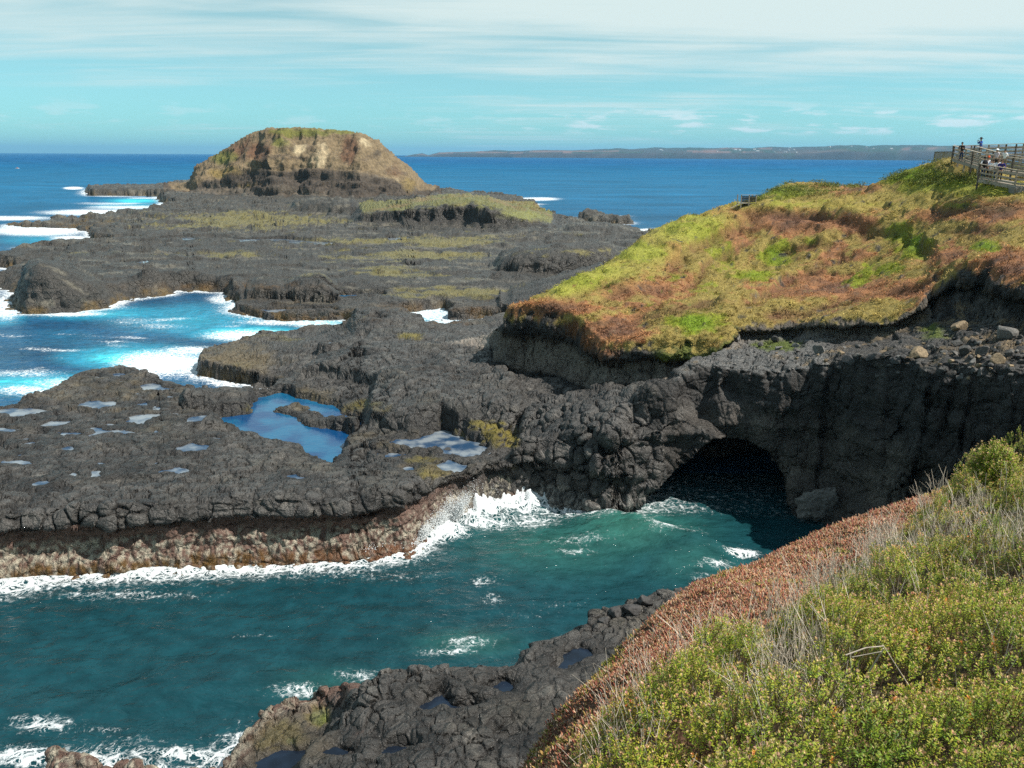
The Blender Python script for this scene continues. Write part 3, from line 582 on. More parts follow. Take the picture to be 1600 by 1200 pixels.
# ------------------------------------------------------------------ object helpers
def add_obj(name, me, mats=(), parent=None):
    o = bpy.data.objects.new(name, me); COL.objects.link(o)
    for m_ in mats: me.materials.append(m_)
    if parent is not None: o.parent = parent
    return o
def tag(o, label=None, cat=None, group=None, kind=None):
    for k_, v_ in (('label', label), ('category', cat), ('group', group), ('kind', kind)):
        if v_: o[k_] = v_
    return o
def mesh_np(name, verts, faces, cols=None, smooth=True, extra=None):
    me = bpy.data.meshes.new(name)
    verts = np.ascontiguousarray(verts, f4); faces = np.ascontiguousarray(faces, np.int32)
    k_ = faces.shape[1]
    me.vertices.add(len(verts)); me.vertices.foreach_set('co', verts.ravel())
    me.loops.add(faces.size); me.loops.foreach_set('vertex_index', faces.ravel())
    me.polygons.add(len(faces)); me.polygons.foreach_set('loop_start', np.arange(0, faces.size, k_, dtype=np.int32))
    if smooth: me.polygons.foreach_set('use_smooth', np.ones(len(faces), bool))
    if cols is not None:
        a = me.attributes.new('Col', 'FLOAT_COLOR', 'POINT')
        c4 = np.ones((len(verts), 4), f4); c4[:, :3] = cols; a.data.foreach_set('color', c4.ravel())
    for nm, arr in (extra or {}).items():
        a = me.attributes.new(nm, 'FLOAT', 'POINT'); a.data.foreach_set('value', np.ascontiguousarray(arr, f4).ravel())
    me.update(); me.validate()
    return me
def nodes_of(m_):
    m_.use_nodes = True; nt = m_.node_tree; nt.nodes.clear(); return nt
def N_(nt, t, **kw):
    n = nt.nodes.new(t)
    for k_, v_ in kw.items():
        if k_ in n.inputs.keys() if isinstance(k_, str) else False: n.inputs[k_].default_value = v_
        else: setattr(n, k_, v_)
    return n
def surf_mat(name, rough=.9, spec=.3, bumps=((8., .05),), var=.25, sub=None, trans=0.0, attr=True, base=(.5, .5, .5, 1), wet=0.0, joints=()):
    m_ = bpy.data.materials.new(name); nt = nodes_of(m_); L = nt.links
    out = N_(nt, 'ShaderNodeOutputMaterial'); bs = N_(nt, 'ShaderNodeBsdfPrincipled')
    bs.inputs['Roughness'].default_value = rough; bs.inputs['Specular IOR Level'].default_value = spec
    geo = N_(nt, 'ShaderNodeNewGeometry')
    nz = N_(nt, 'ShaderNodeTexNoise'); nz.inputs['Scale'].default_value = bumps[-1][0]*.7; nz.inputs['Detail'].default_value = 5
    L.new(geo.outputs['Position'], nz.inputs['Vector'])
    mr = N_(nt, 'ShaderNodeMapRange'); mr.inputs[1].default_value = .3; mr.inputs[2].default_value = .7; mr.inputs[3].default_value = 1-var; mr.inputs[4].default_value = 1+var
    L.new(nz.outputs['Fac'], mr.inputs[0])
    mx = N_(nt, 'ShaderNodeMix', data_type='RGBA', blend_type='MULTIPLY'); mx.inputs[0].default_value = 1
    if attr:
        at = N_(nt, 'ShaderNodeAttribute', attribute_name='Col'); L.new(at.outputs['Color'], mx.inputs[6])
    else: mx.inputs[6].default_value = base
    L.new(mr.outputs[0], mx.inputs[7]); L.new(mx.outputs[2], bs.inputs['Base Color'])
    if wet:
        mw = N_(nt, 'ShaderNodeMapRange'); mw.inputs[1].default_value = .4; mw.inputs[2].default_value = .6; mw.inputs[3].default_value = rough; mw.inputs[4].default_value = rough-wet
        L.new(nz.outputs['Fac'], mw.inputs[0]); L.new(mw.outputs[0], bs.inputs['Roughness'])
    prev = None
    for sc, st_ in bumps:
        nb = N_(nt, 'ShaderNodeTexNoise'); nb.inputs['Scale'].default_value = sc; nb.inputs['Detail'].default_value = 6; nb.inputs['Roughness'].default_value = .65
        L.new(geo.outputs['Position'], nb.inputs['Vector'])
        b = N_(nt, 'ShaderNodeBump'); b.inputs['Strength'].default_value = 1; b.inputs['Distance'].default_value = st_
        L.new(nb.outputs['Fac'], b.inputs['Height'])
        if prev: L.new(prev.outputs[0], b.inputs['Normal'])
        prev = b
    for sc, st_ in joints:
        wn = N_(nt, 'ShaderNodeTexNoise'); wn.inputs['Scale'].default_value = sc*1.3; wn.inputs['Detail'].default_value = 3; L.new(geo.outputs['Position'], wn.inputs['Vector'])
        vm = N_(nt, 'ShaderNodeVectorMath', operation='MULTIPLY_ADD'); vm.inputs[1].default_value = (.5/sc, .5/sc, .5/sc); L.new(wn.outputs['Color'], vm.inputs[0]); L.new(geo.outputs['Position'], vm.inputs[2])
        vo = N_(nt, 'ShaderNodeTexVoronoi', feature='DISTANCE_TO_EDGE'); vo.inputs['Scale'].default_value = sc; L.new(vm.outputs[0], vo.inputs['Vector'])
        mj = N_(nt, 'ShaderNodeMapRange'); mj.inputs[1].default_value = 0; mj.inputs[2].default_value = .13; L.new(vo.outputs['Distance'], mj.inputs[0])
        b = N_(nt, 'ShaderNodeBump'); b.inputs['Strength'].default_value = 1; b.inputs['Distance'].default_value = st_
        L.new(mj.outputs[0], b.inputs['Height'])
        if prev: L.new(prev.outputs[0], b.inputs['Normal'])
        prev = b
    if prev: L.new(prev.outputs[0], bs.inputs['Normal'])
    if trans:
        tr = N_(nt, 'ShaderNodeBsdfTranslucent'); ms = N_(nt, 'ShaderNodeMixShader'); ms.inputs[0].default_value = trans
        L.new(mx.outputs[2], tr.inputs['Color']); L.new(bs.outputs[0], ms.inputs[1]); L.new(tr.outputs[0], ms.inputs[2]); L.new(ms.outputs[0], out.inputs[0])
    else: L.new(bs.outputs[0], out.inputs[0])
    return m_
M_ROCK = surf_mat('basalt rock', .80, .4, ((1.6, .28), (7., .12), (26., .035)),   .38, wet=.50, joints=((1.15, .10), (2.6, .025)))
M_TURF = surf_mat('salt turf', .95, .15, ((3., .22), (11., .12)), .38)
M_EARTH = surf_mat('slope earth', .95, .15, ((6., .1), (25., .03)), .4)
M_ISLE = surf_mat('island rock', .95, .2, ((.25, 1.6), (.9, .6)), .3)

# ------------------------------------------------------------------ split the sheet into its pieces of ground
qa = np.arange((NR-1)*(NU-1)).reshape(NR-1, NU-1)
ii, jj = np.meshgrid(np.arange(NR-1), np.arange(NU-1), indexing='ij')
v00 = ii*NU+jj
quads = np.stack([v00, v00+1, v00+NU+1, v00+NU], -1)
fh = hh[:-1, :-1]
reg = np.full((NR-1, NU-1), 0, np.int8)                     # 0 rock platform
fr = rr[:-1, :-1]; fpx = px[:-1, :-1]
hd = (gDG[:-1, :-1] > -1.3) | ((gDT[:-1, :-1] > -2.0) & (fr < 66))
reg[hd] = 1
reg[(gIsle[:-1, :-1] > .5)] = 2
n1d = up(dN1); n2d = up(dN2)
nn = np.maximum(smp(n1d), smp(n2d))[:-1, :-1]
reg[(nn > -3) & (fr < 36) & (reg == 0)] = 3
reg[gF[:-1, :-1] > .5] = 4
iD = smp(up(dI))[:-1, :-1]
reg[(iD > -5) & (fr > 150)] = 5
reg[(fh < -2.9) & (fr > 0)] = -1                              # the deep bed below the water is never seen
allP = P.reshape(-1, 3); allC = col.reshape(-1, 3); gr_ = grassy.reshape(-1)
def piece(code, name, mats, label, cat, split=None, smooth=True):
    q = quads[reg == code]
    if len(q) == 0: return None
    u_, inv = np.unique(q.ravel(), return_inverse=True)
    me = mesh_np(name, allP[u_], inv.reshape(-1, 4), allC[u_], smooth)
    o = add_obj(name, me, mats)
    if split is not None:
        mi = (split[u_][inv.reshape(-1, 4)].mean(1) > .5).astype(np.int32); me.polygons.foreach_set('material_index', mi)
    tag(o, label, cat, kind='structure')
    return o
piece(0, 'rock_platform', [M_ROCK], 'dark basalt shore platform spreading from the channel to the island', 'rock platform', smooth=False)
M_CLIFF = surf_mat('cliff rock', .85, .3, ((1.0, .45), (4., .18), (16., .05)), .35, wet=.2, joints=((.45, .22), (1.2, .09)))
piece(1, 'headland', [M_CLIFF, M_TURF], 'grassy green and rust headland above dark cliffs and a sea cave', 'headland', gr_, smooth=False)
piece(2, 'island', [M_ISLE], 'dome shaped brown island with a flat grassy top', 'island')
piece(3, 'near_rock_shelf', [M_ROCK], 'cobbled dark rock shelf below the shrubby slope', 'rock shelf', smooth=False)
piece(4, 'foreground_slope', [M_EARTH], 'steep earth slope under shrubs and red succulents', 'slope')
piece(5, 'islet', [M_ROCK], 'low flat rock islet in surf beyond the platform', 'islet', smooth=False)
print('terrain done', len(allP))


# ------------------------------------------------------------------ the sea
def low_at(a, u, v):
    x = np.interp(u, UL, np.arange(len(UL))); y = np.interp(v, VL, np.arange(len(VL)))
    x0 = np.clip(x.astype(int), 0, len(UL)-2); y0 = np.clip(y.astype(int), 0, len(VL)-2); fx = x-x0; fy = y-y0
    return (a[y0, x0]*(1-fx)+a[y0, x0+1]*fx)*(1-fy)+(a[y0+1, x0]*(1-fx)+a[y0+1, x0+1]*fx)*fy
els = np.concatenate([np.arange(R_(56), R_(2.2), -.00135), np.arange(R_(2.2), R_(.12), -.0006)])
rs = np.concatenate([H/np.tan(els), [14000, 22000, 34000]])
uw = np.concatenate([np.arange(R_(-46), R_(-34), .006), np.arange(R_(-34), R_(34.5), .0014), np.arange(R_(34.5), R_(58), .008)])
wu, wr = np.meshgrid(uw, rs); wv = np.log(wr)
wx = wr*np.sin(wu); wy = wr*np.cos(wu)
wd = low_at(dLand, wu, np.minimum(wv, VL[-1])); wd = np.where(wr > 940, -60, wd)
WP = np.stack([wx, wy, np.zeros_like(wx)], -1).astype(f4)
wpx, wpy = project(WP.reshape(-1, 3).astype(float)); wpx = wpx.reshape(wx.shape).astype(f4); wpy = wpy.reshape(wx.shape).astype(f4)
fade = np.clip(1-(wr-60)/500, 0, 1)
wz = .15*noise(WP*np.array([1, 1.6, 1], f4), 3.2, 201, 4)+.14*noise(WP*np.array([.6, 1.5, 1], f4), 8, 202, 2)
wz = wz*fade
# swell lifting over the reef in front of the cave, and a far breaker
def seg_d(x, y, a, b):
    ex, ey = b[0]-a[0], b[1]-a[1]; t = np.clip(((x-a[0])*ex+(y-a[1])*ey)/(ex*ex+ey*ey), 0, 1)
    dx, dy = x-a[0]-t*ex, y-a[1]-t*ey
    return dx, dy, np.hypot(dx, dy), t
a_ = onz(940, 808, 0); b_ = onz(1130, 868, 0)
ex, ey = (b_-a_)[:2]; nl = math.hypot(ex, ey)
wob = .5*noise(WP, 3.0, 206, 2)
sx = wob+(wx-a_[0])*(-ey/nl)+(wy-a_[1])*(ex/nl); tx = ((wx-a_[0])*ex+(wy-a_[1])*ey)/nl/nl
sw = np.where(sx > 0, np.exp(-(sx/.9)**2), np.exp(-(sx/2.6)**2))*sstep(-.3, .15, tx)*(1-sstep(.75, 1.25, tx))
wz += .70*sw*(1+.3*noise(WP, 2.5, 205, 2))
crest = np.exp(-((sx-.1)/.45)**2)*sstep(-.1, .1, tx)*(1-sstep(.6, 1., tx))
foam = blob(wpx, wpy, [(60, 360, 80, 9, 1.35), (110, 372, 40, 5, 1.0), (150, 332, 90, 5, 1.2), (200, 324, 80, 4, .8), (15, 341, 80, 4, 1.0), (60, 388, 50, 5, .85), (10, 480, 26, 22, 1.1), (20, 440, 25, 15, .7), (100, 490, 70, 5, 1.1), (180, 472, 25, 6, 1.1), (230, 462, 45, 4, 1.0),
    (255, 570, 75, 20, 1.45), (330, 575, 40, 14, 1.3), (380, 596, 55, 8, 1.5), (300, 548, 60, 8, .9), (390, 525, 80, 9, 1.1), (350, 468, 30, 9, .9), (450, 503, 90, 6, .9), (500, 508, 60, 6, .8), (250, 510, 60, 8, .5), (120, 600, 90, 14, .75), (40, 610, 60, 10, .8), (30, 582, 90, 8, .6), (215, 500, 80, 8, .45),
    (660, 490, 55, 12, 1.0), (690, 502, 40, 12, .8), (740, 503, 40, 8, .5), (115, 294, 16, 2.2, 1.4), (170, 318, 70, 2, .8), (220, 309, 60, 1.5, .8), (260, 320, 30, 3, 1.0), (840, 311, 40, 3, 1.1), (830, 319, 30, 2, .8), (940, 343, 55, 4, .9), (880, 341, 30, 3, .9), (1022, 361, 34, 4, 1.5), (960, 338, 50, 2, .6),
    (740, 800, 50, 15, 1.5), (790, 785, 50, 14, 1.5), (860, 780, 60, 11, 1.4), (930, 788, 22, 9, 1.3), (680, 835, 50, 12, 1.5), (610, 857, 50, 9, 1.3), (760, 818, 70, 14, .75), (830, 815, 60, 18, .62), (755, 908, 34, 14, .50), (768, 935, 26, 16, .50), (730, 1005, 60, 14, .56), (700, 1018, 60, 8, .66), (480, 1078, 70, 16, .62), (560, 1055, 60, 12, .55), (70, 1132, 60, 18, .66), (40, 1185, 70, 22, .85), (150, 1140, 80, 10, .4),
    (1050, 835, 70, 16, .5), (910, 848, 70, 12, .5), (900, 865, 50, 8, .45), (1160, 865, 28, 8, 1.1), (1120, 885, 40, 8, .6), (870, 945, 60, 10, .35), (800, 960, 120, 14, .3), (300, 1180, 80, 12, .9), (390, 1150, 50, 12, .8), (510, 1100, 22, 8, 1.0), (1080, 775, 50, 7, .16), (620, 900, 160, 14, .35), (200, 930, 200, 14, .45)])
near = wr < 75
near = near & True
ew = np.where(near, 1.5, 1.2+wr/120)
edge = np.exp(-np.clip(-wd-.1, 0, 99)/ew)*(wr < 900)
front = blob(wpx, wpy, [(300, 890, 420, 45, 1.0), (0, 920, 120, 40, 1.), (620, 860, 90, 30, 1.), (800, 790, 170, 40, 1.0), (300, 1180, 200, 60, .9), (700, 1020, 280, 50, .75)])
foam = np.maximum(foam, edge*np.where(near, .35+.85*front, np.where(wpx < 700, .85, .6)))
cove = blob(wpx, wpy, [(250, 530, 260, 60, 1.), (60, 560, 160, 70, 1.), (450, 500, 100, 14, 1.)])*(wr > 60)
foam = np.maximum(foam, .72*cove*sstep(.0, .6, noise(WP*np.array([.5, 1.4, 1], f4), 5, 216, 3)))
foam = np.maximum(foam, near*(wpy > 760)*.40*sstep(.25, .7, noise(WP*np.array([.55, 1.2, 1], f4), 4, 217, 3))*(1-sstep(1000, 1100, wpx)*(wpy < 830)))
foam = np.maximum(foam, crest*.40)
foam += .10*noise(WP, 6, 210, 3)*(foam > .15)+np.where(near, .0, .02)
foam *= np.where((wr > 150) & (wr < 950), 1+.25*noise(WP, 18, 211, 3), 1)
# whitecaps and streaks on the open water
far = wr > 90
foam = np.maximum(foam, far*(wr < 1500)*sstep(.62, .9, noise(WP*np.array([.5, 1.5, 1], f4), 12, 212, 3)+.25*(wpx < 300))*.45*sstep(900, 400, wr))
lump = sstep(.8, 1.4, foam)*near
wz += lump*(.22*np.abs(noise(WP, .55, 213, 3))+.12)
sp1 = blob(wpx, wpy, [(690, 832, 45, 12, .5), (740, 800, 50, 14, 1.), (800, 782, 60, 10, 1.), (860, 778, 40, 8, .6), (930, 787, 18, 6, .6)])
wz += sp1*(.75+1.5*np.abs(noise(WP, .9, 214, 3)))
def Cc(a, b, c): return np.array([a, b, c], f4)
wc = np.zeros(WP.shape, f4)+Cc(.006, .062, .135)
wc = lay(wc, Cc(.006, .098, .205), sstep(150, 500, wr))
wc = lay(wc, Cc(.003, .070, .185), sstep(500, 3000, wr))
wc = wc*(1+np.clip((.40*noise(WP*np.array([.25, 1.3, 1], f4), 30, 222, 3)+.30*noise(WP*np.array([.35, 1.2, 1], f4), 9, 223, 2)*(wr < 700))*(wr > 70)*np.clip(1.4-wr/5000, .25, 1), -.5, .8))[..., None]
wc = lay(wc, Cc(.006, .040, .050), near*1.0*(wpy > 740))
wc = lay(wc, Cc(.03, .12, .095), blob(wpx, wpy, [(980, 830, 110, 40, .9), (880, 850, 140, 45, .6), (1080, 880, 80, 30, .4), (730, 1005, 70, 20, .5), (520, 1075, 80, 30, .35)])*(wr < 60))
wc = lay(wc, Cc(.004, .03, .04), blob(wpx, wpy, [(60, 960, 160, 40, .4), (560, 930, 200, 25, .35)])*(wr < 60))
tq = blob(wpx, wpy, [(60, 600, 160, 20, 1.), (220, 560, 120, 22, 1.1), (300, 500, 160, 30, .65), (420, 475, 100, 20, .7), (400, 520, 120, 14, 1.0), (100, 530, 140, 25, .3), (500, 505, 70, 8, 1.), (210, 314, 50, 4, 1.2), (200, 322, 70, 6, .7), (60, 375, 90, 14, .5), (660, 495, 80, 20, .75), (0, 490, 50, 20, .8), (170, 490, 150, 12, .75), (1020, 362, 40, 5, .8)])
tq = 1.15*tq*(1+.35*noise(WP*np.array([.6, 1.4, 1], f4), 6, 220, 3))
wc = lay(wc, Cc(.012, .21, .33), sstep(.2, .7, tq)*(wr > 62))
wc = lay(wc, Cc(.05, .52, .62), sstep(.65, 1.25, tq)*(wr > 62))
wc = wc*(1+.18*noise(WP, 5, 221, 3)*np.clip(1-(wr-200)/400, 0, 1))[..., None]
wq = np.arange(len(uw)*len(rs)).reshape(wx.shape)
q = np.stack([wq[:-1, :-1], wq[1:, :-1], wq[1:, 1:], wq[:-1, 1:]], -1)[..., ::-1]      # rows run outward
keep = ((wd[:-1, :-1] < 2.5+wr[:-1, :-1]*.01) & (wd[1:, 1:] < 2.5+wr[1:, 1:]*.01)) | (wr[1:, 1:] > 930) | ((wpx[:-1, :-1] > 980) & (wpx[:-1, :-1] < 1300) & (wr[:-1, :-1] < 66))
q = q[keep]
u_, inv = np.unique(q.ravel(), return_inverse=True)
WP[..., 2] = wz
wme = mesh_np('sea', WP.reshape(-1, 3)[u_], inv.reshape(-1, 4), wc.reshape(-1, 3)[u_], extra={'Foam': foam.reshape(-1)[u_], 'Gloss': np.interp(wr, [30, 70, 300, 1500], [.5, .40, .18, .08]).reshape(-1)[u_]})
def water_mat(name, pool=None, bumpd=((.35, .35), (1.6, .11), (6., .025)), rough=.07):
    m_ = bpy.data.materials.new(name); nt = nodes_of(m_); L = nt.links
    out = N_(nt, 'ShaderNodeOutputMaterial'); bs = N_(nt, 'ShaderNodeBsdfPrincipled')
    bs.inputs['IOR'].default_value = 1.33; bs.inputs['Roughness'].default_value = rough
    geo = N_(nt, 'ShaderNodeNewGeometry'); mp = N_(nt, 'ShaderNodeMapping'); mp.inputs['Scale'].default_value = (1, 1.5, 1)
    L.new(geo.outputs['Position'], mp.inputs['Vector'])
    prev = None
    for sc, st_ in bumpd:
        nb = N_(nt, 'ShaderNodeTexNoise'); nb.inputs['Scale'].default_value = sc; nb.inputs['Detail'].default_value = 4; nb.inputs['Distortion'].default_value = .6
        L.new(mp.outputs[0], nb.inputs['Vector'])
        b = N_(nt, 'ShaderNodeBump'); b.inputs['Strength'].default_value = 1; b.inputs['Distance'].default_value = st_
        L.new(nb.outputs['Fac'], b.inputs['Height'])
        if prev: L.new(prev.outputs[0], b.inputs['Normal'])
        prev = b
    if pool:
        pn = N_(nt, 'ShaderNodeTexNoise'); pn.inputs['Scale'].default_value = pool[1]; pn.inputs['Detail'].default_value = 5; L.new(geo.outputs['Position'], pn.inputs['Vector'])
        pr_ = N_(nt, 'ShaderNodeMapRange', interpolation_type='SMOOTHSTEP'); pr_.inputs[1].default_value = .38; pr_.inputs[2].default_value = .62; L.new(pn.outputs['Fac'], pr_.inputs[0])
        pm = N_(nt, 'ShaderNodeMix', data_type='RGBA'); pm.inputs[6].default_value = pool[0]; pm.inputs[7].default_value = pool[2]; L.new(pr_.outputs[0], pm.inputs[0]); L.new(pm.outputs[2], bs.inputs['Base Color'])
        L.new(prev.outputs[0], bs.inputs['Normal']); L.new(bs.outputs[0], out.inputs[0]); return m_
    at = N_(nt, 'ShaderNodeAttribute', attribute_name='Col'); fo = N_(nt, 'ShaderNodeAttribute', attribute_name='Foam')
    bs.inputs['Specular IOR Level'].default_value = 0; gl = N_(nt, 'ShaderNodeAttribute', attribute_name='Gloss')
    L.new(prev.outputs[0], bs.inputs['Normal'])
    # colour of the water varies with its small waves
    nv = N_(nt, 'ShaderNodeTexNoise'); nv.inputs['Scale'].default_value = .9; nv.inputs['Detail'].default_value = 6; L.new(mp.outputs[0], nv.inputs['Vector'])
    mr = N_(nt, 'ShaderNodeMapRange'); mr.inputs[1].default_value = .3; mr.inputs[2].default_value = .7; mr.inputs[3].default_value = .72; mr.inputs[4].default_value = 1.3
    L.new(nv.outputs['Fac'], mr.inputs[0])
    mx = N_(nt, 'ShaderNodeMix', data_type='RGBA', blend_type='MULTIPLY'); mx.inputs[0].default_value = 1
    L.new(at.outputs['Color'], mx.inputs[6]); L.new(mr.outputs[0], mx.inputs[7]); L.new(mx.outputs[2], bs.inputs['Base Color'])
    # foam lace
    def math_(op, a, b=None, c=None):
        n = N_(nt, 'ShaderNodeMath', operation=op)
        for i_, x_ in enumerate((a, b, c)):
            if x_ is None: continue
            if isinstance(x_, (int, float)): n.inputs[i_].default_value = x_
            else: L.new(x_, n.inputs[i_])
        return n.outputs[0]
    def ss(x_, a, b):
        n = N_(nt, 'ShaderNodeMapRange', interpolation_type='SMOOTHSTEP'); n.inputs[1].default_value = a; n.inputs[2].default_value = b
        L.new(x_, n.inputs[0]); return n.outputs[0]
    nd = N_(nt, 'ShaderNodeTexNoise'); nd.inputs['Scale'].default_value = 1.1; nd.inputs['Detail'].default_value = 4
    L.new(geo.outputs['Position'], nd.inputs['Vector'])
    vm = N_(nt, 'ShaderNodeVectorMath', operation='MULTIPLY_ADD'); vm.inputs[1].default_value = (1.3, 1.3, 0)
    L.new(nd.outputs['Color'], vm.inputs[0]); L.new(geo.outputs['Position'], vm.inputs[2])
    lace = None
    for sc in (1.1, 2.6, 5.5):
        vo = N_(nt, 'ShaderNodeTexVoronoi', feature='DISTANCE_TO_EDGE', voronoi_dimensions='2D'); vo.inputs['Scale'].default_value = sc
        L.new(vm.outputs[0], vo.inputs['Vector'])
        th = math_('MULTIPLY', fo.outputs['Fac'], .22)
        l_ = math_('SUBTRACT', 1.0, math_('DIVIDE', vo.outputs['Distance'], math_('MAXIMUM', th, .01)))
        l_ = ss(l_, 0.05, .75)
        lace = l_ if lace is None else math_('MAXIMUM', lace, math_('MULTIPLY', l_, .8))
    fb = N_(nt, 'ShaderNodeTexNoise'); fb.inputs['Scale'].default_value = 3.4; fb.inputs['Detail'].default_value = 8; fb.inputs['Roughness'].default_value = .7
    L.new(geo.outputs['Position'], fb.inputs['Vector'])
    fs = math_('ADD', fo.outputs['Fac'], math_('MULTIPLY', math_('SUBTRACT', fb.outputs['Fac'], .5), 1.5))
    solid = ss(fs, 1.0, 1.3)
    gate = ss(math_('ADD', fo.outputs['Fac'], math_('MULTIPLY', math_('SUBTRACT', fb.outputs['Fac'], .5), 1.5)), .30, .75)
    mask = math_('MAXIMUM', solid, math_('MULTIPLY', lace, gate))
    df = N_(nt, 'ShaderNodeBsdfPrincipled'); df.inputs['Base Color'].default_value = (.80, .83, .84, 1); df.inputs['Roughness'].default_value = .75; df.inputs['Specular IOR Level'].default_value = .3
    bf = N_(nt, 'ShaderNodeBump'); bf.inputs['Distance'].default_value = .18; L.new(fb.outputs['Fac'], bf.inputs['Height']); L.new(bf.outputs[0], df.inputs['Normal'])
    ms = N_(nt, 'ShaderNodeMixShader'); 
    frn = N_(nt, 'ShaderNodeFresnel'); frn.inputs['IOR'].default_value = 1.33; L.new(prev.outputs[0], frn.inputs['Normal'])
    gs = N_(nt, 'ShaderNodeBsdfGlossy'); gs.inputs['Roughness'].default_value = .12; L.new(prev.outputs[0], gs.inputs['Normal'])
    mg = N_(nt, 'ShaderNodeMixShader'); L.new(math_('MINIMUM', frn.outputs[0], gl.outputs['Fac']), mg.inputs[0]); L.new(bs.outputs[0], mg.inputs[1]); L.new(gs.outputs[0], mg.inputs[2])
    L.new(mask, ms.inputs[0]); L.new(mg.outputs[0], ms.inputs[1]); L.new(df.outputs[0], ms.inputs[2]); L.new(ms.outputs[0], out.inputs[0])
    return m_
M_SEA = water_mat('sea water')
tag(add_obj('sea', wme, [M_SEA]), 'sea, dark green in the channel and deep blue towards the horizon', 'sea', kind='structure')
# tide pools
M_POOL = water_mat('pool water', ((.02, .05, .10, 1), .9, (.19, .215, .235, 1)), ((2.5, .012), (9, .004)), .03)  # pale blotches in the base colour stand in for reflected cloud
M_POOLB = water_mat('deep pool water', ((.004, .045, .13, 1), .45, (.008, .095, .19, 1)), ((2.5, .012), (9, .004)), .03)
M_POOLD = water_mat('dark pool water', ((.008, .012, .02, 1), 1., (.012, .02, .035, 1)), ((2.5, .008), (9, .003)), .03)
for i, (w, lv, sz) in enumerate(POOLDATA):
    w = np.array(w); c = w.mean(0); w2 = c+(w-c)*(1+.30*min(1, 1.2/max(.3, np.linalg.norm(w-c, axis=1).mean()))); w2[:, 2] = lv
    me = bpy.data.meshes.new('tide_pool'); me.from_pydata([tuple(p) for p in w2], [], [tuple(range(len(w2)))[::-1]]); me.update()
    if me.polygons[0].normal.z < 0: me.flip_normals()
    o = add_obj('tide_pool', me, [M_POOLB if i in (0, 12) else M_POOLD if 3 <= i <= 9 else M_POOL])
    tag(o, kind='structure', cat='tide pool', label=['large deep blue tide pool in the middle of the platform', 'pale tide pool with mossy yellow rim below the bluff'][i] if i < 2 else 'shallow pool of standing water on dark rock', group='tide pools')
# spray thrown up where the swell meets the rock
oct_v = np.array([[1, 0, 0], [-1, 0, 0], [0, 1, 0], [0, -1, 0], [0, 0, 1], [0, 0, -1]], f4)
oct_f = np.array([[0, 2, 4], [2, 1, 4], [1, 3, 4], [3, 0, 4], [2, 0, 5], [1, 2, 5], [3, 1, 5], [0, 3, 5]])
sv = []
line = [np.array(onz(a, b, 0)) for a, b in [(560, 868), (640, 856), (680, 832), (705, 818), (740, 798), (770, 786), (820, 778), (870, 780), (905, 790), (945, 795)]]
hts = [.5, .8, 1.7, 2.2, 2.2, 1.7, 1.1, .9, .7, 1.0]
for j in range(80):
    t = rng.uniform(0, len(line)-1.01); a = int(t); base = line[a]*(1-t+a)+line[a+1]*(t-a); hj = (hts[a]*(1-t+a)+hts[a+1]*(t-a))*rng.uniform(.4, 1.15)
    n = int(800*hj)
    k = rng.beta(1.1, 2.2, n); lean = rng.normal(0, .35, 2)
    pts = np.stack([base[0]+lean[0]*k*hj+rng.normal(0, .10+.18*k, n), base[1]+.1+lean[1]*k*hj*.5+rng.normal(0, .10+.15*k, n), k*hj+.1], 1)
    size = rng.uniform(.012, .05, n)*(1.25-k)
    sv.append((pts, size))
pts = np.concatenate([a for a, b in sv]); sz_ = np.concatenate([b for a, b in sv])
vv_ = (pts[:, None]+oct_v[None]*sz_[:, None, None]*rng.uniform(.6, 1.4, (len(pts), 6, 1))).reshape(-1, 3)
ff_ = (oct_f[None]+(np.arange(len(pts))*6)[:, None, None]).reshape(-1, 3)
M_SPRAY = surf_mat('spray', .6, .4, ((9., .01),), .05, attr=False, base=(.86, .88, .88, 1), trans=.35)
tag(add_obj('sea_spray', mesh_np('sea_spray', vv_, ff_, smooth=True), [M_SPRAY]), 'white spray thrown up against the platform edge', 'spray', kind='stuff')
# the coast on the other side of the bay
cu_ = np.arange(R_(-8), R_(50), .0009)
ct = np.interp(np.degrees(cu_), [-8, -7, -6.4, -5.9, -5.5, -4.8, -3.5, -1, 3, 8, 14, 20, 28, 40, 50], [0, 0, 22, 30, 12, 42, 50, 56, 70, 78, 88, 100, 110, 105, 100]).astype(f4)
rowd = np.array([0, 30, 90, 300, 800, 1500, 2300, 3200], f4); rowh = np.array([0, .22, .42, .52, .68, .85, 1.0, .6], f4)
cR = 7200+np.interp(np.degrees(cu_), [-8, 0, 20, 50], [2200, 900, 0, -900])
cp = np.stack([np.stack([(cR+d)*np.sin(cu_), (cR+d)*np.cos(cu_), ct*h_*1.25], -1) for d, h_ in zip(rowd, rowh)]).astype(f4)
nn_ = noise(cp*np.array([1, 1, 0], f4), 500, 231, 4)
cp[..., 2] *= np.clip(1+.28*nn_, .3, 2)*np.where(rowh > 0, 1, 0)[:, None]; cp[0, :, 2] = -4
cc_ = np.zeros(cp.shape, f4)+Cc(.055, .05, .04)
f1_, f2_, fid = voronoi(cp*np.array([1, .5, 0], f4), 520, 9, 1.)
cc_ = lay(cc_, Cc(.17, .10, .075), sstep(.5, .65, fid)); cc_ = lay(cc_, Cc(.035, .05, .025), sstep(.05, .35, noise(cp*np.array([1, .6, 0], f4), 260, 232, 3)+.9*sstep(10, 25, np.degrees(cu_))[None]*.35))
cc_ = lay(cc_, Cc(.03, .045, .02), (np.arange(len(rowd)) >= 6)[:, None]*sstep(-2, 0, np.degrees(cu_))[None]*np.ones_like(nn_)*.8)
cc_ = lay(cc_, Cc(.05, .04, .035), (np.arange(len(rowd)) <= 2)[:, None]*np.ones_like(nn_)*sstep(-.6, .1, noise(cp, 300, 233, 2)))
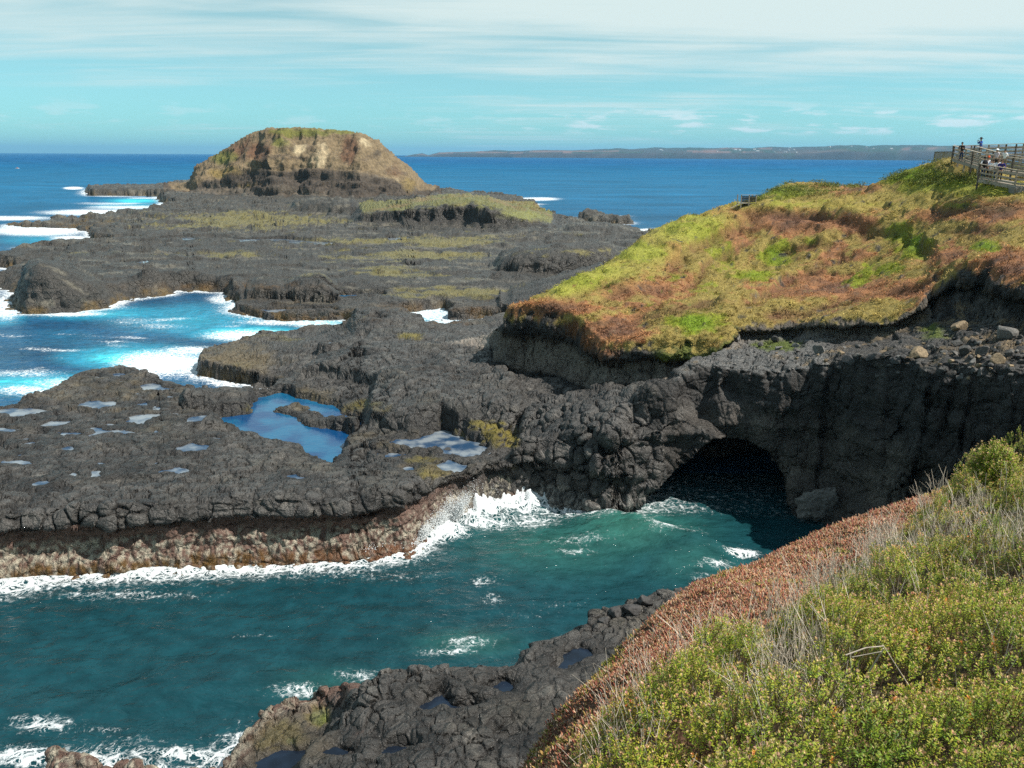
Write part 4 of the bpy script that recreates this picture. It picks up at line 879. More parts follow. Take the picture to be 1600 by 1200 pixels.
cc_ = lay(cc_, Cc(.75, .72, .68), sstep(.86, .9, fid*sstep(.3, .15, f1_))*0)
nc = len(cu_); qi = np.arange(len(rowd)*nc).reshape(len(rowd), nc)
cq = np.stack([qi[:-1, :-1], qi[:-1, 1:], qi[1:, 1:], qi[1:, :-1]], -1).reshape(-1, 4)
M_COAST = surf_mat('far land', .95, .1, ((.01, 12.),), .3)
tag(add_obj('far_coast_hills', mesh_np('far_coast_hills', cp.reshape(-1, 3), cq, cc_.reshape(-1, 3)), [M_COAST]), 'low blue hazy coast across the bay', 'hills', kind='structure')

# ------------------------------------------------------------------ plants of the near slope
def rot_z(a):
    c, s_ = np.cos(a), np.sin(a); z = np.zeros_like(a); o = np.ones_like(a)
    return np.stack([np.stack([c, -s_, z], -1), np.stack([s_, c, z], -1), np.stack([z, z, o], -1)], -2)
def tilt_to(n):
    """matrices turning +Z to the unit vectors n"""
    z = n/np.linalg.norm(n, axis=1, keepdims=True); a = np.tile(np.array([[1., 0, 0]]), (len(n), 1))
    y = np.cross(z, a); y /= np.linalg.norm(y, axis=1, keepdims=True); x = np.cross(y, z)
    return np.stack([x, y, z], -1)
def scatter(temps, pos, nrm, scale, tints, faces_k=4):
    V_, F_, C_ = [], [], []; base = 0
    which = rng.integers(0, len(temps), len(pos)); M = tilt_to(nrm)@rot_z(rng.uniform(0, 6.283, len(pos)))
    for k_, (tv, tf, tcx) in enumerate(temps):
        m_ = which == k_
        if not m_.any(): continue
        v = np.einsum('nij,kj->nki', M[m_], tv)*scale[m_][:, None, None]+pos[m_][:, None]
        c = tcx[None]*tints[m_][:, None]
        n = m_.sum()
        F_.append((tf[None]+(np.arange(n)*len(tv))[:, None, None]).reshape(-1, faces_k)+base)
        V_.append(v.reshape(-1, 3)); C_.append(c.reshape(-1, 3)); base += n*len(tv)
    return np.concatenate(V_).astype(f4), np.concatenate(F_), np.clip(np.concatenate(C_), .004, .9).astype(f4)
def leaf(base, dirv, L_, W_, up=(0, 0, 1)):
    d = np.array(dirv, float); d /= np.linalg.norm(d); s_ = np.cross(d, up); s_ = s_/(np.linalg.norm(s_)+1e-6); n = np.cross(s_, d)
    b = np.array(base, float)
    return [b, b+d*L_*.5+s_*W_*.5+n*L_*.06, b+d*L_-n*L_*.05, b+d*L_*.5-s_*W_*.5+n*L_*.06]
def sprig(seed, tipc, greens):
    g = np.random.default_rng(seed); v, c = [], []
    hgt = .20
    for lev_ in range(4):
        z = hgt*(.30+.17*lev_); k_ = 4; ph = g.uniform(0, 6.28)
        for j in range(k_):
            a = ph+j*6.283/k_+g.normal(0, .3); e = g.uniform(.2, .9)
            v += leaf((.012*math.cos(a), .012*math.sin(a), z), (math.cos(a), math.sin(a), e), g.uniform(.028, .044), g.uniform(.013, .020))
            cc = greens[g.integers(len(greens))]*g.uniform(.75, 1.25); c += [cc*.9, cc, cc*1.15, cc]
    for j in range(8):
        a = g.uniform(0, 6.28); e = g.uniform(.7, 2.4)
        v += leaf((0, 0, hgt*g.uniform(.85, 1.0)), (math.cos(a), math.sin(a), e), g.uniform(.022, .036), g.uniform(.010, .016))
        cc = tipc[g.integers(len(tipc))]*g.uniform(.8, 1.2); c += [cc*.8, cc, cc, cc]
    v += [np.array([-.003, 0, -.25]), np.array([.003, 0, -.25]), np.array([.002, 0, hgt]), np.array([-.002, 0, hgt])]; c += [np.array([.10, .07, .045])]*4
    v = np.array(v); return v, np.arange(len(v)).reshape(-1, 4), np.array(c)
GREENS = [np.array(x) for x in [(.12, .22, .015), (.19, .28, .02), (.25, .31, .025), (.08, .15, .012), (.29, .31, .04)]]
TIPS = [np.array(x) for x in [(.52, .44, .22), (.58, .40, .28), (.48, .44, .16), (.62, .48, .36), (.44, .42, .12)]]
SPR = [sprig(100+i, TIPS, GREENS) for i in range(8)]
def on_slope(n, r0, r1, u0=-8, u1=52):
    r_ = rng.uniform(r0, r1, n); a = np.radians(rng.uniform(u0, u1, n)); x, y = r_*np.sin(a), r_*np.cos(a)
    z, d = slope_h(x, y)
    return x, y, np.asarray(z), d, r_
RED = [(1230, 800), (1330, 775), (1440, 752), (1458, 768), (1410, 808), (1345, 862), (1280, 896), (1200, 955), (1125, 990), (1050, 1028), (965, 1076), (875, 1138), (785, 1202), (740, 1260), (700, 1260), (780, 1180), (820, 1120), (900, 1030), (1020, 930), (1150, 860)]
STALK = [(1230, 1040, 70, 90, 1.), (1290, 890, 70, 40, .9), (1400, 850, 90, 45, 1.), (1530, 810, 90, 45, 1.), (1590, 850, 60, 50, .8), (1000, 1075, 70, 40, .7), (1100, 985, 90, 40, .8), (880, 1140, 50, 40, .5), (960, 1180, 70, 40, .55), (1520, 700, 60, 16, .8), (1450, 735, 30, 12, .8), (1150, 1120, 70, 50, .7), (1420, 1030, 30, 20, .4), (1300, 1130, 60, 50, .25), (820, 1185, 30, 30, .6)]
def shrubtop(x, y):
    Q = np.stack([x, y, np.zeros_like(x)], -1).astype(f4)
    a, b, c = voronoi(Q+.25*noise(Q, .8, 301)[:, None], 1.15, 300, .95); a2, _, _ = voronoi(Q, .5, 302, .95)
    return .06+.70*np.clip(1-(a/.74)**2, 0, 1)+.16*np.clip(1-(a2/.75)**2, 0, 1)+.14*noise(Q, 3, 303, 2)
x, y, z, d, r_ = on_slope(92000, 2.2, 31, -14, 57)
Q = np.stack([x, y, z+.3], -1); qx, qy = project(Q)
inred = sdf(qx+18*noise(Q, 1.2, 310, 2), qy, RED)
inside_ = (qx < 1760) & (qy < 1330) & (qx > -100)
keep = (d > np.where(qy > 1040, .25, .9)) & (inred < 6) & (qy > 560) & (qy < 6000) & (qx < 7000) & (qx > -3000) & (inside_ | (rng.uniform(0, 1, len(x)) < .5))
x, y, z, d, r_, inred, Q, qx, qy = [a[keep] for a in (x, y, z, d, r_, inred, Q, qx, qy)]
stk_ = blob(qx, qy, STALK)
top = shrubtop(x, y)*sstep(4, -45, inred)*np.clip(1+.03*(r_-10), 1, 1.5)*(1-.45*sstep(.4, .9, stk_))
top = np.maximum(top, .06)
keep = rng.uniform(0, 1, len(x)) > .72*sstep(.45, .9, stk_)
dep = rng.beta(1, 2.2, len(x))*.42
pos = np.stack([x, y, z+np.maximum(top-dep, .02)-.14], -1)
e_ = .12
gx_ = (shrubtop(x+e_, y)-shrubtop(x-e_, y))/(2*e_); gy_ = (shrubtop(x, y+e_)-shrubtop(x, y-e_))/(2*e_)
nrm = np.stack([-gx_*.5+rng.normal(0, .22, len(x))+.12, -gy_*.5+rng.normal(0, .22, len(x))+.1, np.ones(len(x))], -1)
hue = noise(pos, 1.7, 320, 2)[:, None]; hue2 = noise(pos, .6, 321, 2)[:, None]
tint = np.array([1.25, 1.08, .98])*(1+.35*hue*np.array([1., .5, .2])+.30*hue2*np.array([.9, 1, .8]))+rng.normal(0, .10, (len(x), 1))
spc = noise(pos, 1.4, 322, 3)[:, None]; tint = tint*np.where(spc > .30, np.array([.66, .78, .62]), np.where(spc < -.48, np.array([1.15, .88, 1.15]), 1.))
tint = np.where(rng.uniform(0, 1, (len(x), 1)) < .012, tint*np.array([1.6, .8, .5]), tint)
v_, f_, c_ = scatter(SPR, pos[keep], nrm[keep], (.62+r_*.017)[keep]*rng.uniform(.75, 1.25, keep.sum()), tint[keep])
M_LEAF = surf_mat('small leaves', .55, .35, ((40., .002),), .2, trans=.28)
tag(add_obj('coastal_shrubs', mesh_np('coastal_shrubs', v_, f_, c_, smooth=False), [M_LEAF]), 'dense low green shrubs with pale pinkish tips on the near slope', 'shrubs', kind='stuff')
# bush that stands up against the dark cliff
b0 = onr(1552, 735, 22.); 
n = 420; dirs = rng.normal(0, 1, (n, 3)); dirs[:, 2] = np.abs(dirs[:, 2]); dirs /= np.linalg.norm(dirs, axis=1, keepdims=True)
rad = rng.uniform(.55, 1, (n, 1)); bp = b0+dirs*rad*np.array([.42, .42, .78]); bp[:, 2] -= .25
v_, f_, c_ = scatter(SPR, bp, dirs+np.array([0, 0, .8]), rng.uniform(1.1, 1.7, n), (1+rng.normal(0, .12, (n, 1)))*np.array([1.15, 1.08, .9]))
bush = add_obj('bush', mesh_np('bush', v_, f_, c_, smooth=False), [M_LEAF])
tag(bush, 'yellow green bush standing up from the shrubs against the dark cliff', 'bush')
# red succulent carpet
def succ(seed, cols_, k0=6):
    g = np.random.default_rng(seed); v, f, c = [], [], []
    for j in range(k0):
        a = g.uniform(0, 6.28); e = g.uniform(.5, 1.8); L_ = g.uniform(.045, .085); w_ = g.uniform(.007, .011)
        b = np.array([g.normal(0, .03), g.normal(0, .03), 0]); dd = np.array([math.cos(a), math.sin(a), e]); dd /= np.linalg.norm(dd)
        s_ = np.cross(dd, (0, 0, 1)); s_ /= np.linalg.norm(s_)+1e-6; n_ = np.cross(s_, dd); i = len(v)
        mid = b+dd*L_*.55
        v += [b+s_*w_*.6, b-s_*w_*.6, mid+s_*w_+n_*w_*.6, mid-s_*w_+n_*w_*.6, mid-n_*w_*1.1, b+dd*L_]
        f += [(i, i+2, i+3), (i, i+3, i+1), (i, i+4, i+2), (i+1, i+3, i+4), (i+2, i+5, i+3), (i+3, i+5, i+4), (i+4, i+5, i+2)]
        cc = cols_[g.integers(len(cols_))]*g.uniform(.75, 1.25); c += [cc*.75]*2+[cc]*3+[cc*1.2]
    return np.array(v), np.array(f), np.array(c)
RC = [np.array(q_) for q_ in [(.29, .12, .065), (.36, .17, .085), (.22, .075, .045), (.38, .22, .11), (.33, .24, .12), (.22, .19, .06), (.42, .33, .22)]]
GC = [np.array(q_) for q_ in [(.22, .23, .035), (.16, .19, .03), (.30, .27, .05), (.36, .26, .08)]]
x, y, z, d, r_ = on_slope(78000, 4, 33, -22, 40)
Q = np.stack([x, y, z+.05], -1); qx, qy = project(Q)
inred = sdf(qx+14*noise(Q, 1.2, 310, 2), qy, RED)
keep = (((inred > -12) | ((d < np.where(qy > 1040, .45, 1.6)) & (d > -3.2))) & (qx < 1700) & (qy < 2500))
x, y, z, d, r_, inred = [a[keep] for a in (x, y, z, d, r_, inred)]
pos = np.stack([x, y, z-.01+.07*noise(np.stack([x, y, z], -1), .45, 330, 2)], -1)
gr2 = .9*noise(pos, 1.1, 331, 3)+.55*sstep(.9, -.5, d)+.12*noise(pos, .3, 332)
isg = gr2 > rng.uniform(.25, .75, len(x))
nrm = np.stack([np.full(len(x), -.05), np.full(len(x), .2), np.ones(len(x))], -1)+rng.normal(0, .2, (len(x), 3))
tn = np.array([1.10, .93, .92])+rng.normal(0, .14, (len(x), 1))+.28*noise(pos, .9, 333, 2)[:, None]*np.array([.9, 1.1, 1.2])
sc_ = (.78+.024*r_)*rng.uniform(.8, 1.25, len(x))
SR = [succ(400+i, RC) for i in range(6)]; SG = [succ(420+i, GC) for i in range(4)]
va, fa, ca_ = scatter(SR, pos[~isg], nrm[~isg], sc_[~isg], tn[~isg], 3); vb, fb_, cb_ = scatter(SG, pos[isg], nrm[isg], sc_[isg], tn[isg], 3)
M_SUCC = surf_mat('succulent leaves', .5, .4, ((40., .002),), .15, trans=.15)
tag(add_obj('red_succulents', mesh_np('red_succulents', np.concatenate([va, vb]), np.concatenate([fa, fb_+len(va)]), np.concatenate([ca_, cb_]), smooth=True), [M_SUCC]), 'carpet of red and rust succulent ground cover along the slope edge', 'ground cover', kind='stuff')
# dry grey stalks
def stalk(seed):
    g = np.random.default_rng(seed); v, f = [], []
    for j in range(4):
        p_ = np.array([g.normal(0, .035), g.normal(0, .035), -.1]); dd = np.array([g.normal(0, .16), g.normal(0, .16), 1.]); L_ = g.uniform(.22, .50); w0 = .0029
        for sgm in range(3):
            p2 = p_+dd*L_/3; dd = dd+g.normal(0, .16, 3)*np.array([1, 1, .2]); w1_ = w0*.8; i = len(v)
            for q_, w_ in ((p_, w0), (p2, w1_)):
                for a in (0, 2.09, 4.19): v.append(q_+np.array([math.cos(a)*w_, math.sin(a)*w_, 0]))
            f += [(i, i+1, i+4, i+3), (i+1, i+2, i+5, i+4), (i+2, i, i+3, i+5)]
            p_, w0 = p2, w1_
            if sgm == 1 and g.uniform() < .6:
                q2 = p_+np.array([g.normal(0, .09), g.normal(0, .09), .13]); i = len(v)
                for q_, w_ in ((p_, w0), (q2, w0*.6)):
                    for a in (0, 2.09, 4.19): v.append(q_+np.array([math.cos(a)*w_, math.sin(a)*w_, 0]))
                f += [(i, i+1, i+4, i+3), (i+1, i+2, i+5, i+4), (i+2, i, i+3, i+5)]
    v = np.array(v); return v, np.array(f), np.full((len(v), 3), 1.)*np.array([.58, .52, .43])
x, y, z, d, r_ = on_slope(26000, 3, 31)
Q = np.stack([x, y, z+.4], -1); qx, qy = project(Q)
pk = (blob(qx, qy, STALK)*.95*sstep(-.25, .25, noise(Q, .9, 340, 2))+.004)*np.where(sdf(qx, qy, RED) > 8, .15, 1)
keep = (rng.uniform(0, 1, len(x)) < pk*.62) & (d > .5) & (qx < 1750) & (qy < 1320)
x, y, z, d, r_ = [a[keep] for a in (x, y, z, d, r_)]
inr = sdf(*project(np.stack([x, y, z], -1)), RED) > 0
pos = np.stack([x, y, z+np.where(inr, .0, .10+.5*np.clip(shrubtop(x, y), 0, .6))], -1)
nrm = np.stack([rng.normal(-.1, .14, len(x)), rng.normal(0, .14, len(x)), np.ones(len(x))], -1)
v_, f_, c_ = scatter([stalk(500+i) for i in range(8)], pos, nrm, (.9+r_*.03)*rng.uniform(.6, 1.25, len(x))*np.where(inr, .6, 1), 1+rng.normal(0, .15, (len(x), 1))+.06*np.array([.5, 0, -.4]))
M_DRY = surf_mat('dry stalks', .8, .2, ((30., .002),), .2)
tag(add_obj('dry_stalks', mesh_np('dry_stalks', v_, f_, c_, smooth=False), [M_DRY]), 'pale grey dry flower stalks among the shrubs', 'dry stalks', kind='stuff')
# turf tufts and scrub on the headland
def tuft(seed, k_, L0, L1, W_, spread, dome):
    g = np.random.default_rng(seed); v = []; c = []
    for j in range(k_):
        a = g.uniform(0, 6.28); e = g.uniform(.3, 2.2); o = np.array([g.normal(0, spread), g.normal(0, spread), abs(g.normal(0, dome))])
        v += leaf(o, (math.cos(a), math.sin(a), e), g.uniform(L0, L1), W_); q_ = g.uniform(.75, 1.3); c += [np.full(3, q_*.85), np.full(3, q_), np.full(3, q_*1.1), np.full(3, q_)]
    v = np.array(v); return v, np.arange(len(v)).reshape(-1, 4), np.array(c)
vis = (grassy > .8) & (px > 700) & (px < 1680) & (py > 225) & (py < 560) & (rr < 135)
ids = np.flatnonzero(vis.ravel()); wts = 1.0
ids = rng.choice(ids, 9000)
tp = allP[ids].astype(float); tcol = allC[ids]
TUF = [tuft(600+i, 7, .10, .24, .05, .10, .02) for i in range(6)]
v_, f_, c_ = scatter(TUF, tp-np.array([0, 0, .02]), np.stack([rng.normal(0, .2, len(ids)), rng.normal(0, .2, len(ids)), np.ones(len(ids))], -1), rng.uniform(.5, 1.2, len(ids)), tcol*(1.25+rng.normal(0, .22, (len(ids), 1))))
M_GRASS = surf_mat('turf blades', .8, .2, ((20., .002),), .2, trans=.2)
tag(add_obj('turf_grass', mesh_np('turf_grass', v_, f_, c_, smooth=False), [M_GRASS]), 'short tufty green and rust turf on the headland', 'grass', kind='stuff')
ids = rng.choice(np.flatnonzero(vis.ravel()), 700); tp = allP[ids].astype(float); tcol = allC[ids]
TUS = [tuft(630+i, 16, .18, .42, .07, .12, .06) for i in range(5)]
v_, f_, c_ = scatter(TUS, tp-np.array([0, 0, .04]), np.stack([rng.normal(0, .15, len(ids)), rng.normal(0, .15, len(ids)), np.ones(len(ids))], -1), rng.uniform(.4, 1.0, len(ids)), tcol*np.where(rng.uniform(0, 1, (len(ids), 1)) < .5, .7, 1.35)*(1+rng.normal(0, .15, (len(ids), 1))))
tag(add_obj('tussock_grass', mesh_np('tussock_grass', v_, f_, c_, smooth=False), [M_GRASS]), 'rougher tussocks standing out of the headland turf', 'grass', kind='stuff')
SCR = [(1230, 298, 75, 10, 1.), (1300, 290, 50, 6, .9), (1180, 308, 25, 8, .7), (1400, 274, 45, 10, .8), (1460, 258, 30, 8, .45), (1470, 283, 60, 10, .8), (1520, 282, 30, 10, .9), (1440, 268, 50, 8, .4), (1590, 262, 25, 10, 1.0), (1575, 248, 30, 6, 1.0)]
pr = blob(px, py, SCR)*vis
ids = np.flatnonzero((pr.ravel() > .25)); w_ = pr.ravel()[ids]; ids = rng.choice(ids, 1300, p=w_/w_.sum())
tp = allP[ids].astype(float)
BUS = [tuft(650+i, 26, .12, .26, .10, .28, .20) for i in range(6)]
sg = np.array([.11, .13, .030])*(1+rng.normal(0, .25, (len(ids), 1)))+np.array([.05, .045, .0])*(rng.uniform(0, 1, (len(ids), 1)) < .3)
v_, f_, c_ = scatter(BUS, tp, np.tile(np.array([[0, 0, 1.]]), (len(ids), 1))+rng.normal(0, .1, (len(ids), 3)), rng.uniform(.45, 1.0, len(ids)), sg)
tag(add_obj('headland_scrub', mesh_np('headland_scrub', v_, f_, c_, smooth=False), [M_GRASS]), 'low dark green scrub on the hill below the boardwalk', 'scrub', kind='stuff')

# ------------------------------------------------------------------ things
px2, py2 = project(allP.astype(float)); px2 = px2.astype(f4); py2 = py2.astype(f4); r2_ = np.hypot(allP[:, 0], allP[:, 1])
def at_pixel(a, b, rmin=0, rmax=900):
    """ground point seen at a spot of the photo"""
    for tol in (1.5, 3, 6, 12, 25):
        m_ = (np.abs(px2-a) < tol) & (np.abs(py2-b) < tol) & (r2_ > rmin) & (r2_ < rmax)
        if m_.any():
            ids_ = np.flatnonzero(m_); return allP[ids_[np.argmin(r2_[ids_])]].astype(float)
    return onz(a, b, 8)
def ground_z(x, y):
    d_ = (allP[:, 0]-x)**2+(allP[:, 1]-y)**2
    return float(allP[np.argmin(d_), 2])
def bm_obj(name, bm, mats, parent=None, smooth=False):
    me = bpy.data.meshes.new(name); bm.to_mesh(me); bm.free()
    if smooth: me.polygons.foreach_set('use_smooth', [True]*len(me.polygons))
    return add_obj(name, me, mats, parent)
def empty(name, loc, rz=0):
    o = bpy.data.objects.new(name, None); COL.objects.link(o); o.location = loc; o.rotation_euler = (0, 0, rz); return o
def beam(bm, a, b, w, h_, up=Vector((0, 0, 1)), bev=.006):
    """a sawn timber from a to b, w wide and h_ high, with eased edges"""
    a, b = Vector(a), Vector(b); d = (b-a).normalized()
    if abs(d.dot(up)) > .95: up = Vector((0, 1, 0))
    s_ = d.cross(up).normalized(); u_ = s_.cross(d)
    prof = [(-w/2+bev, -h_/2), (w/2-bev, -h_/2), (w/2, -h_/2+bev), (w/2, h_/2-bev), (w/2-bev, h_/2), (-w/2+bev, h_/2), (-w/2, h_/2-bev), (-w/2, -h_/2+bev)]
    r0 = [bm.verts.new(a+s_*p+u_*q_) for p, q_ in prof]; r1 = [bm.verts.new(b+s_*p+u_*q_) for p, q_ in prof]
    for i in range(8): bm.faces.new((r0[i], r0[(i+1) % 8], r1[(i+1) % 8], r1[i]))
    bm.faces.new(r0[::-1]); bm.faces.new(r1)
def plain(name, base, rough=.8, spec=.3, var=.2, bumps=((12., .01),)): return surf_mat(name, rough, spec, bumps, var, attr=False, base=(*base, 1))
M_WOOD = plain('weathered timber', (.30, .265, .215), .85, .2, .35); M_WOODD = plain('dark weathered timber', (.10, .085, .07), .9, .2, .35); M_DECK = plain('deck boards', (.24, .21, .17), .9, .2, .3)

# boulders ----------------------------------------------------------
def rock_bm(seed, size, squash=(1, 1, .75), sub=3, cuts=11):
    g = np.random.default_rng(seed); bm = bmesh.new(); bmesh.ops.create_icosphere(bm, subdivisions=sub, radius=1)
    co = np.array([v.co for v in bm.verts]); co *= 1+.14*noise(co+seed*3.1, .9, 400, 2)[:, None]
    for _ in range(cuts):
        n_ = g.normal(0, 1, 3); n_ /= np.linalg.norm(n_); k_ = g.uniform(.40, .74); d_ = co@n_
        co = co-np.where(d_ > k_, (d_-k_)*.97, 0)[:, None]*n_
    co *= 1+.035*noise(co*1.0+seed, .28, 401, 3)[:, None]
    co = co*np.array(squash)*size
    for v, c in zip(bm.verts, co): v.co = c
    return bm
M_BOULD = plain('boulder grey', (.085, .08, .074), .85, .3, .45, ((4., .05), (18., .02))); M_BOULT = plain('boulder tan', (.22, .165, .105), .9, .2, .4, ((4., .04), (18., .015))); M_BOULK = plain('boulder black', (.055, .052, .05), .8, .35, .35, ((3., .06), (14., .025))); M_BOULP = plain('boulder pale', (.15, .142, .13), .9, .25, .4, ((4., .05), (18., .02)))
BOUL = [  # column, row of the middle, width in the photo, material, rmin, label
    (1282, 546, 22, M_BOULP, 'large pale grey boulder left of the black ledge on the cliff terrace', 1.), (1436, 551, 26, M_BOULT, 'tan angular boulder at the edge of the rubble on the terrace', .8), (1502, 511, 22, M_BOULT, 'tan boulder high on the rubble slope under the rock outcrop', .8),
    (1574, 520, 30, M_BOULP, 'biggest grey tan boulder of the rubble at the right of the terrace', .8), (1508, 547, 20, M_BOULD, 'grey boulder in the middle of the rubble slope', .9), (1538, 549, 20, M_BOULD, 'rounded grey boulder below the biggest boulder', .9), (1566, 561, 24, M_BOULT, 'brown boulder low at the right end of the rubble', .8),
    (1535, 579, 18, M_BOULD, 'grey boulder nearest the terrace lip on the right', .8), (1522, 565, 16, M_BOULP, 'pale small boulder beside the grey boulder near the terrace lip', .8), (1467, 496, 10, M_BOULK, 'small upright dark stone standing at the foot of the outcrop', 1.8), (1213, 532, 16, M_BOULK, 'dark boulder on the green patch of the terrace', .9), (1246, 538, 12, M_BOULP, 'pale stone beside the green patch of the terrace', .8),
    (1152, 530, 15, M_BOULP, 'weathered pale stone standing at the end of the green mound', 1.5), (697, 703, 15, M_BOULK, 'round dark boulder standing in the mossy tide pool', .9), (1330, 560, 22, M_BOULK, 'black blocky rock on the terrace lip above the cave', .8), (1368, 556, 26, M_BOULK, 'wide black rock on the terrace lip right of the cave', .6),
    (1405, 562, 22, M_BOULK, 'black rock beside the tan boulder on the terrace lip', .7), (985, 951, 30, M_BOULK, 'largest black block at the tip of the near rock shelf', .75), (958, 957, 22, M_BOULK, 'black block left of the largest one at the tip of the near shelf', .8), (1008, 941, 24, M_BOULK, 'black block behind the largest one at the tip of the near shelf', .8), (945, 968, 18, M_BOULK, 'small black block lowest of the four at the near shelf tip', .8)]
for i, (a, b, wpx_, mt_, lab, sq) in enumerate(BOUL):
    p = at_pixel(a, b+wpx_*.25, 20); dist = np.linalg.norm(p-np.array([0, 0, H])); sz_ = wpx_/FPX*dist/2*1.12
    o = bm_obj('boulder', rock_bm(700+i, sz_, (1, .95, sq)), [mt_], smooth=False); o.location = p+np.array([0, sz_*.4, sz_*sq*.35]); o.rotation_euler = (0, 0, rng.uniform(0, 6.28))
    tag(o, lab, 'boulder', 'boulders of the terrace and shore')
p = onz(1274, 812, 0.2)
bm = rock_bm(741, 1.25, (1.35, .8, 1.15), 5, 26)
sc_v = np.array([v.co for v in bm.verts]); sn_v = sc_v/np.linalg.norm(sc_v, axis=1, keepdims=True); sc_v = sc_v+sn_v*(.34*noise(sc_v, .7, 411, 3)+.12*noise(sc_v*np.array([1, 1, 2.]), .25, 412, 3))[:, None]
for v, c in zip(bm.verts, sc_v): v.co = c
o = bm_obj('rock_stack', bm, [M_BOULP], smooth=True); o.location = p+np.array([0, .1, .9]); tag(o, 'pale grey craggy rock stack at the right foot of the cave mouth', 'rock stack')
small = [rock_bm(760+i, 1, (1, .9, .7), 2, 16) for i in range(8)]
sm_me = []
for i, bm in enumerate(small):
    me = bpy.data.meshes.new('boulder'); bm.to_mesh(me); bm.free(); me.materials.append([M_BOULD, M_BOULK, M_BOULK, M_BOULP, M_BOULD, M_BOULK, M_BOULD, M_BOULT][i]); sm_me.append(me)
n = 0
while n < 150:
    a = rng.normal(1500, 75) if n < 105 else rng.uniform(1110, 1600); b = rng.uniform(505, 592) if n < 105 else rng.uniform(535, 575)
    if not (1100 < a < 1600) or (b < 525 and a < 1440): continue
    p = at_pixel(a, b, 36, 62); sz_ = .10+.30*rng.beta(1.2, 3.5)
    o = bpy.data.objects.new('boulder', sm_me[rng.integers(8)]); COL.objects.link(o); o.location = p+np.array([0, 0, sz_*.3]); o.scale = (sz_, sz_, sz_); o.rotation_euler = (rng.uniform(-.4, .4), rng.uniform(-.4, .4), rng.uniform(0, 6.28))
    tag(o, 'small loose stone among the rubble on the cliff terrace', 'boulder', 'loose stones on the cliff terrace'); n += 1

# boardwalk ---------------------------------------------------------
def walkway(name, label, path, width, fences, post_gap=1.7, rail_h=1.12, ground=True, group=None):
    """path: deck centre points; fences: list of (side, first leg, last leg)"""
    root = empty(name, Vector(path[0])); base = Vector(path[0]); path = [Vector(p)-base for p in path]
    tag(root, label, 'boardwalk', group)
    def side_pts(sd_):
        out_ = []
        for i, p in enumerate(path):
            d0 = (path[i]-path[i-1]) if i > 0 else (path[1]-path[0]); d1 = (path[i+1]-path[i]) if i < len(path)-1 else d0
            n0 = Vector((-d0.y, d0.x, 0)).normalized(); n1 = Vector((-d1.y, d1.x, 0)).normalized(); n_ = n0+n1; n_ = n_/max(.5, n_.dot(n0)) if n_.length > .3 else n0
            out_.append(p+n_*sd_*width/2)
        return out_
    Lp, Rp = side_pts(1), side_pts(-1)
    bm = bmesh.new()
    for i in range(len(path)-1):
        n_ = max(2, int((path[i+1]-path[i]).length/.16))
        for j in range(n_):
            t0, t1 = j/n_+.004, (j+1)/n_-.012; q_ = [Lp[i].lerp(Lp[i+1], t0), Rp[i].lerp(Rp[i+1], t0), Rp[i].lerp(Rp[i+1], t1), Lp[i].lerp(Lp[i+1], t1)]
            tv = [bm.verts.new(v) for v in q_]; bv = [bm.verts.new(v-Vector((0, 0, .045))) for v in q_]
            bm.faces.new(tv); bm.faces.new(bv[::-1])
            for k_ in range(4): bm.faces.new((tv[k_], bv[k_], bv[(k_+1) % 4], tv[(k_+1) % 4]))
    bmesh.ops.recalc_face_normals(bm, faces=bm.faces)
    bm_obj('deck', bm, [M_DECK], root)
    for pts_ in (Lp, Rp):
        for i in range(len(path)-1):
            bm = bmesh.new(); beam(bm, pts_[i]-Vector((0, 0, .17)), pts_[i+1]-Vector((0, 0, .17)), .06, .24); bm_obj('bearer', bm, [M_WOOD], root)
    for sd_, i0_, i1_ in fences:
        pts_ = Lp if sd_ > 0 else Rp
        for i in range(i0_, i1_):
            a, b = pts_[i], pts_[i+1]; n_ = max(1, round((b-a).length/post_gap)); d_ = (b-a).normalized()
            for j in range(n_+1):
                if j == n_ and i < i1_-1: continue
                q_ = a.lerp(b, j/n_); w_ = q_+base; gz = ground_z(w_.x, w_.y)-base.z
                bm = bmesh.new(); beam(bm, (q_.x, q_.y, min(gz-.3, q_.z-.5)), (q_.x, q_.y, q_.z+rail_h), .11, .11); bm_obj('post', bm, [M_WOODD if (i+j) % 3 == 0 else M_WOOD], root)
            off = Vector((-d_.y, d_.x, 0))*(.08 if sd_ < 0 else -.08)
            for hz_, w_, h_ in ((rail_h+.03, .20, .05), (.80, .045, .14), (.46, .045, .14), (.14, .045, .14)):
                o_ = off if hz_ < 1 else off*0
                bm = bmesh.new(); beam(bm, a+Vector((0, 0, hz_))+o_, b+Vector((0, 0, hz_))+o_, w_, h_); bm_obj('rail', bm, [M_WOOD], root)
    return root
P1, P2, P3, P4 = onr(1660, 241, 101), onr(1495, 247, 95.5), onr(1537, 260, 88.5), onr(1650, 277, 85.5)
walkway('boardwalk', 'timber boardwalk with rails running along the hilltop skyline', [P1, P2+np.array([.5, .9, 0])], 1.9, [(1, 0, 1), (-1, 0, 1)])
walkway('boardwalk', 'timber ramp on posts sloping down from the hilltop corner', [P2+np.array([.7, .3, 0]), P3+np.array([.7, .5, 0]), P4+np.array([.3, .95, 0])], 1.9, [(1, 0, 2), (-1, 0, 2)])
Q1, Q2, Q3 = onr(1528, 279, 80.5), onr(1585, 289.5, 79), onr(1690, 300, 77)
dq_ = (Q2-Q1)[:2]/np.linalg.norm((Q2-Q1)[:2]); off_ = np.array([-dq_[1]*1.35, dq_[0]*1.35, 0])
walkway('boardwalk', 'lower timber viewing platform with railing where visitors stand', [Q1+off_, Q2+off_, Q3+off_], 2.7, [(-1, 0, 2), (1, 1, 2)], 1.9)
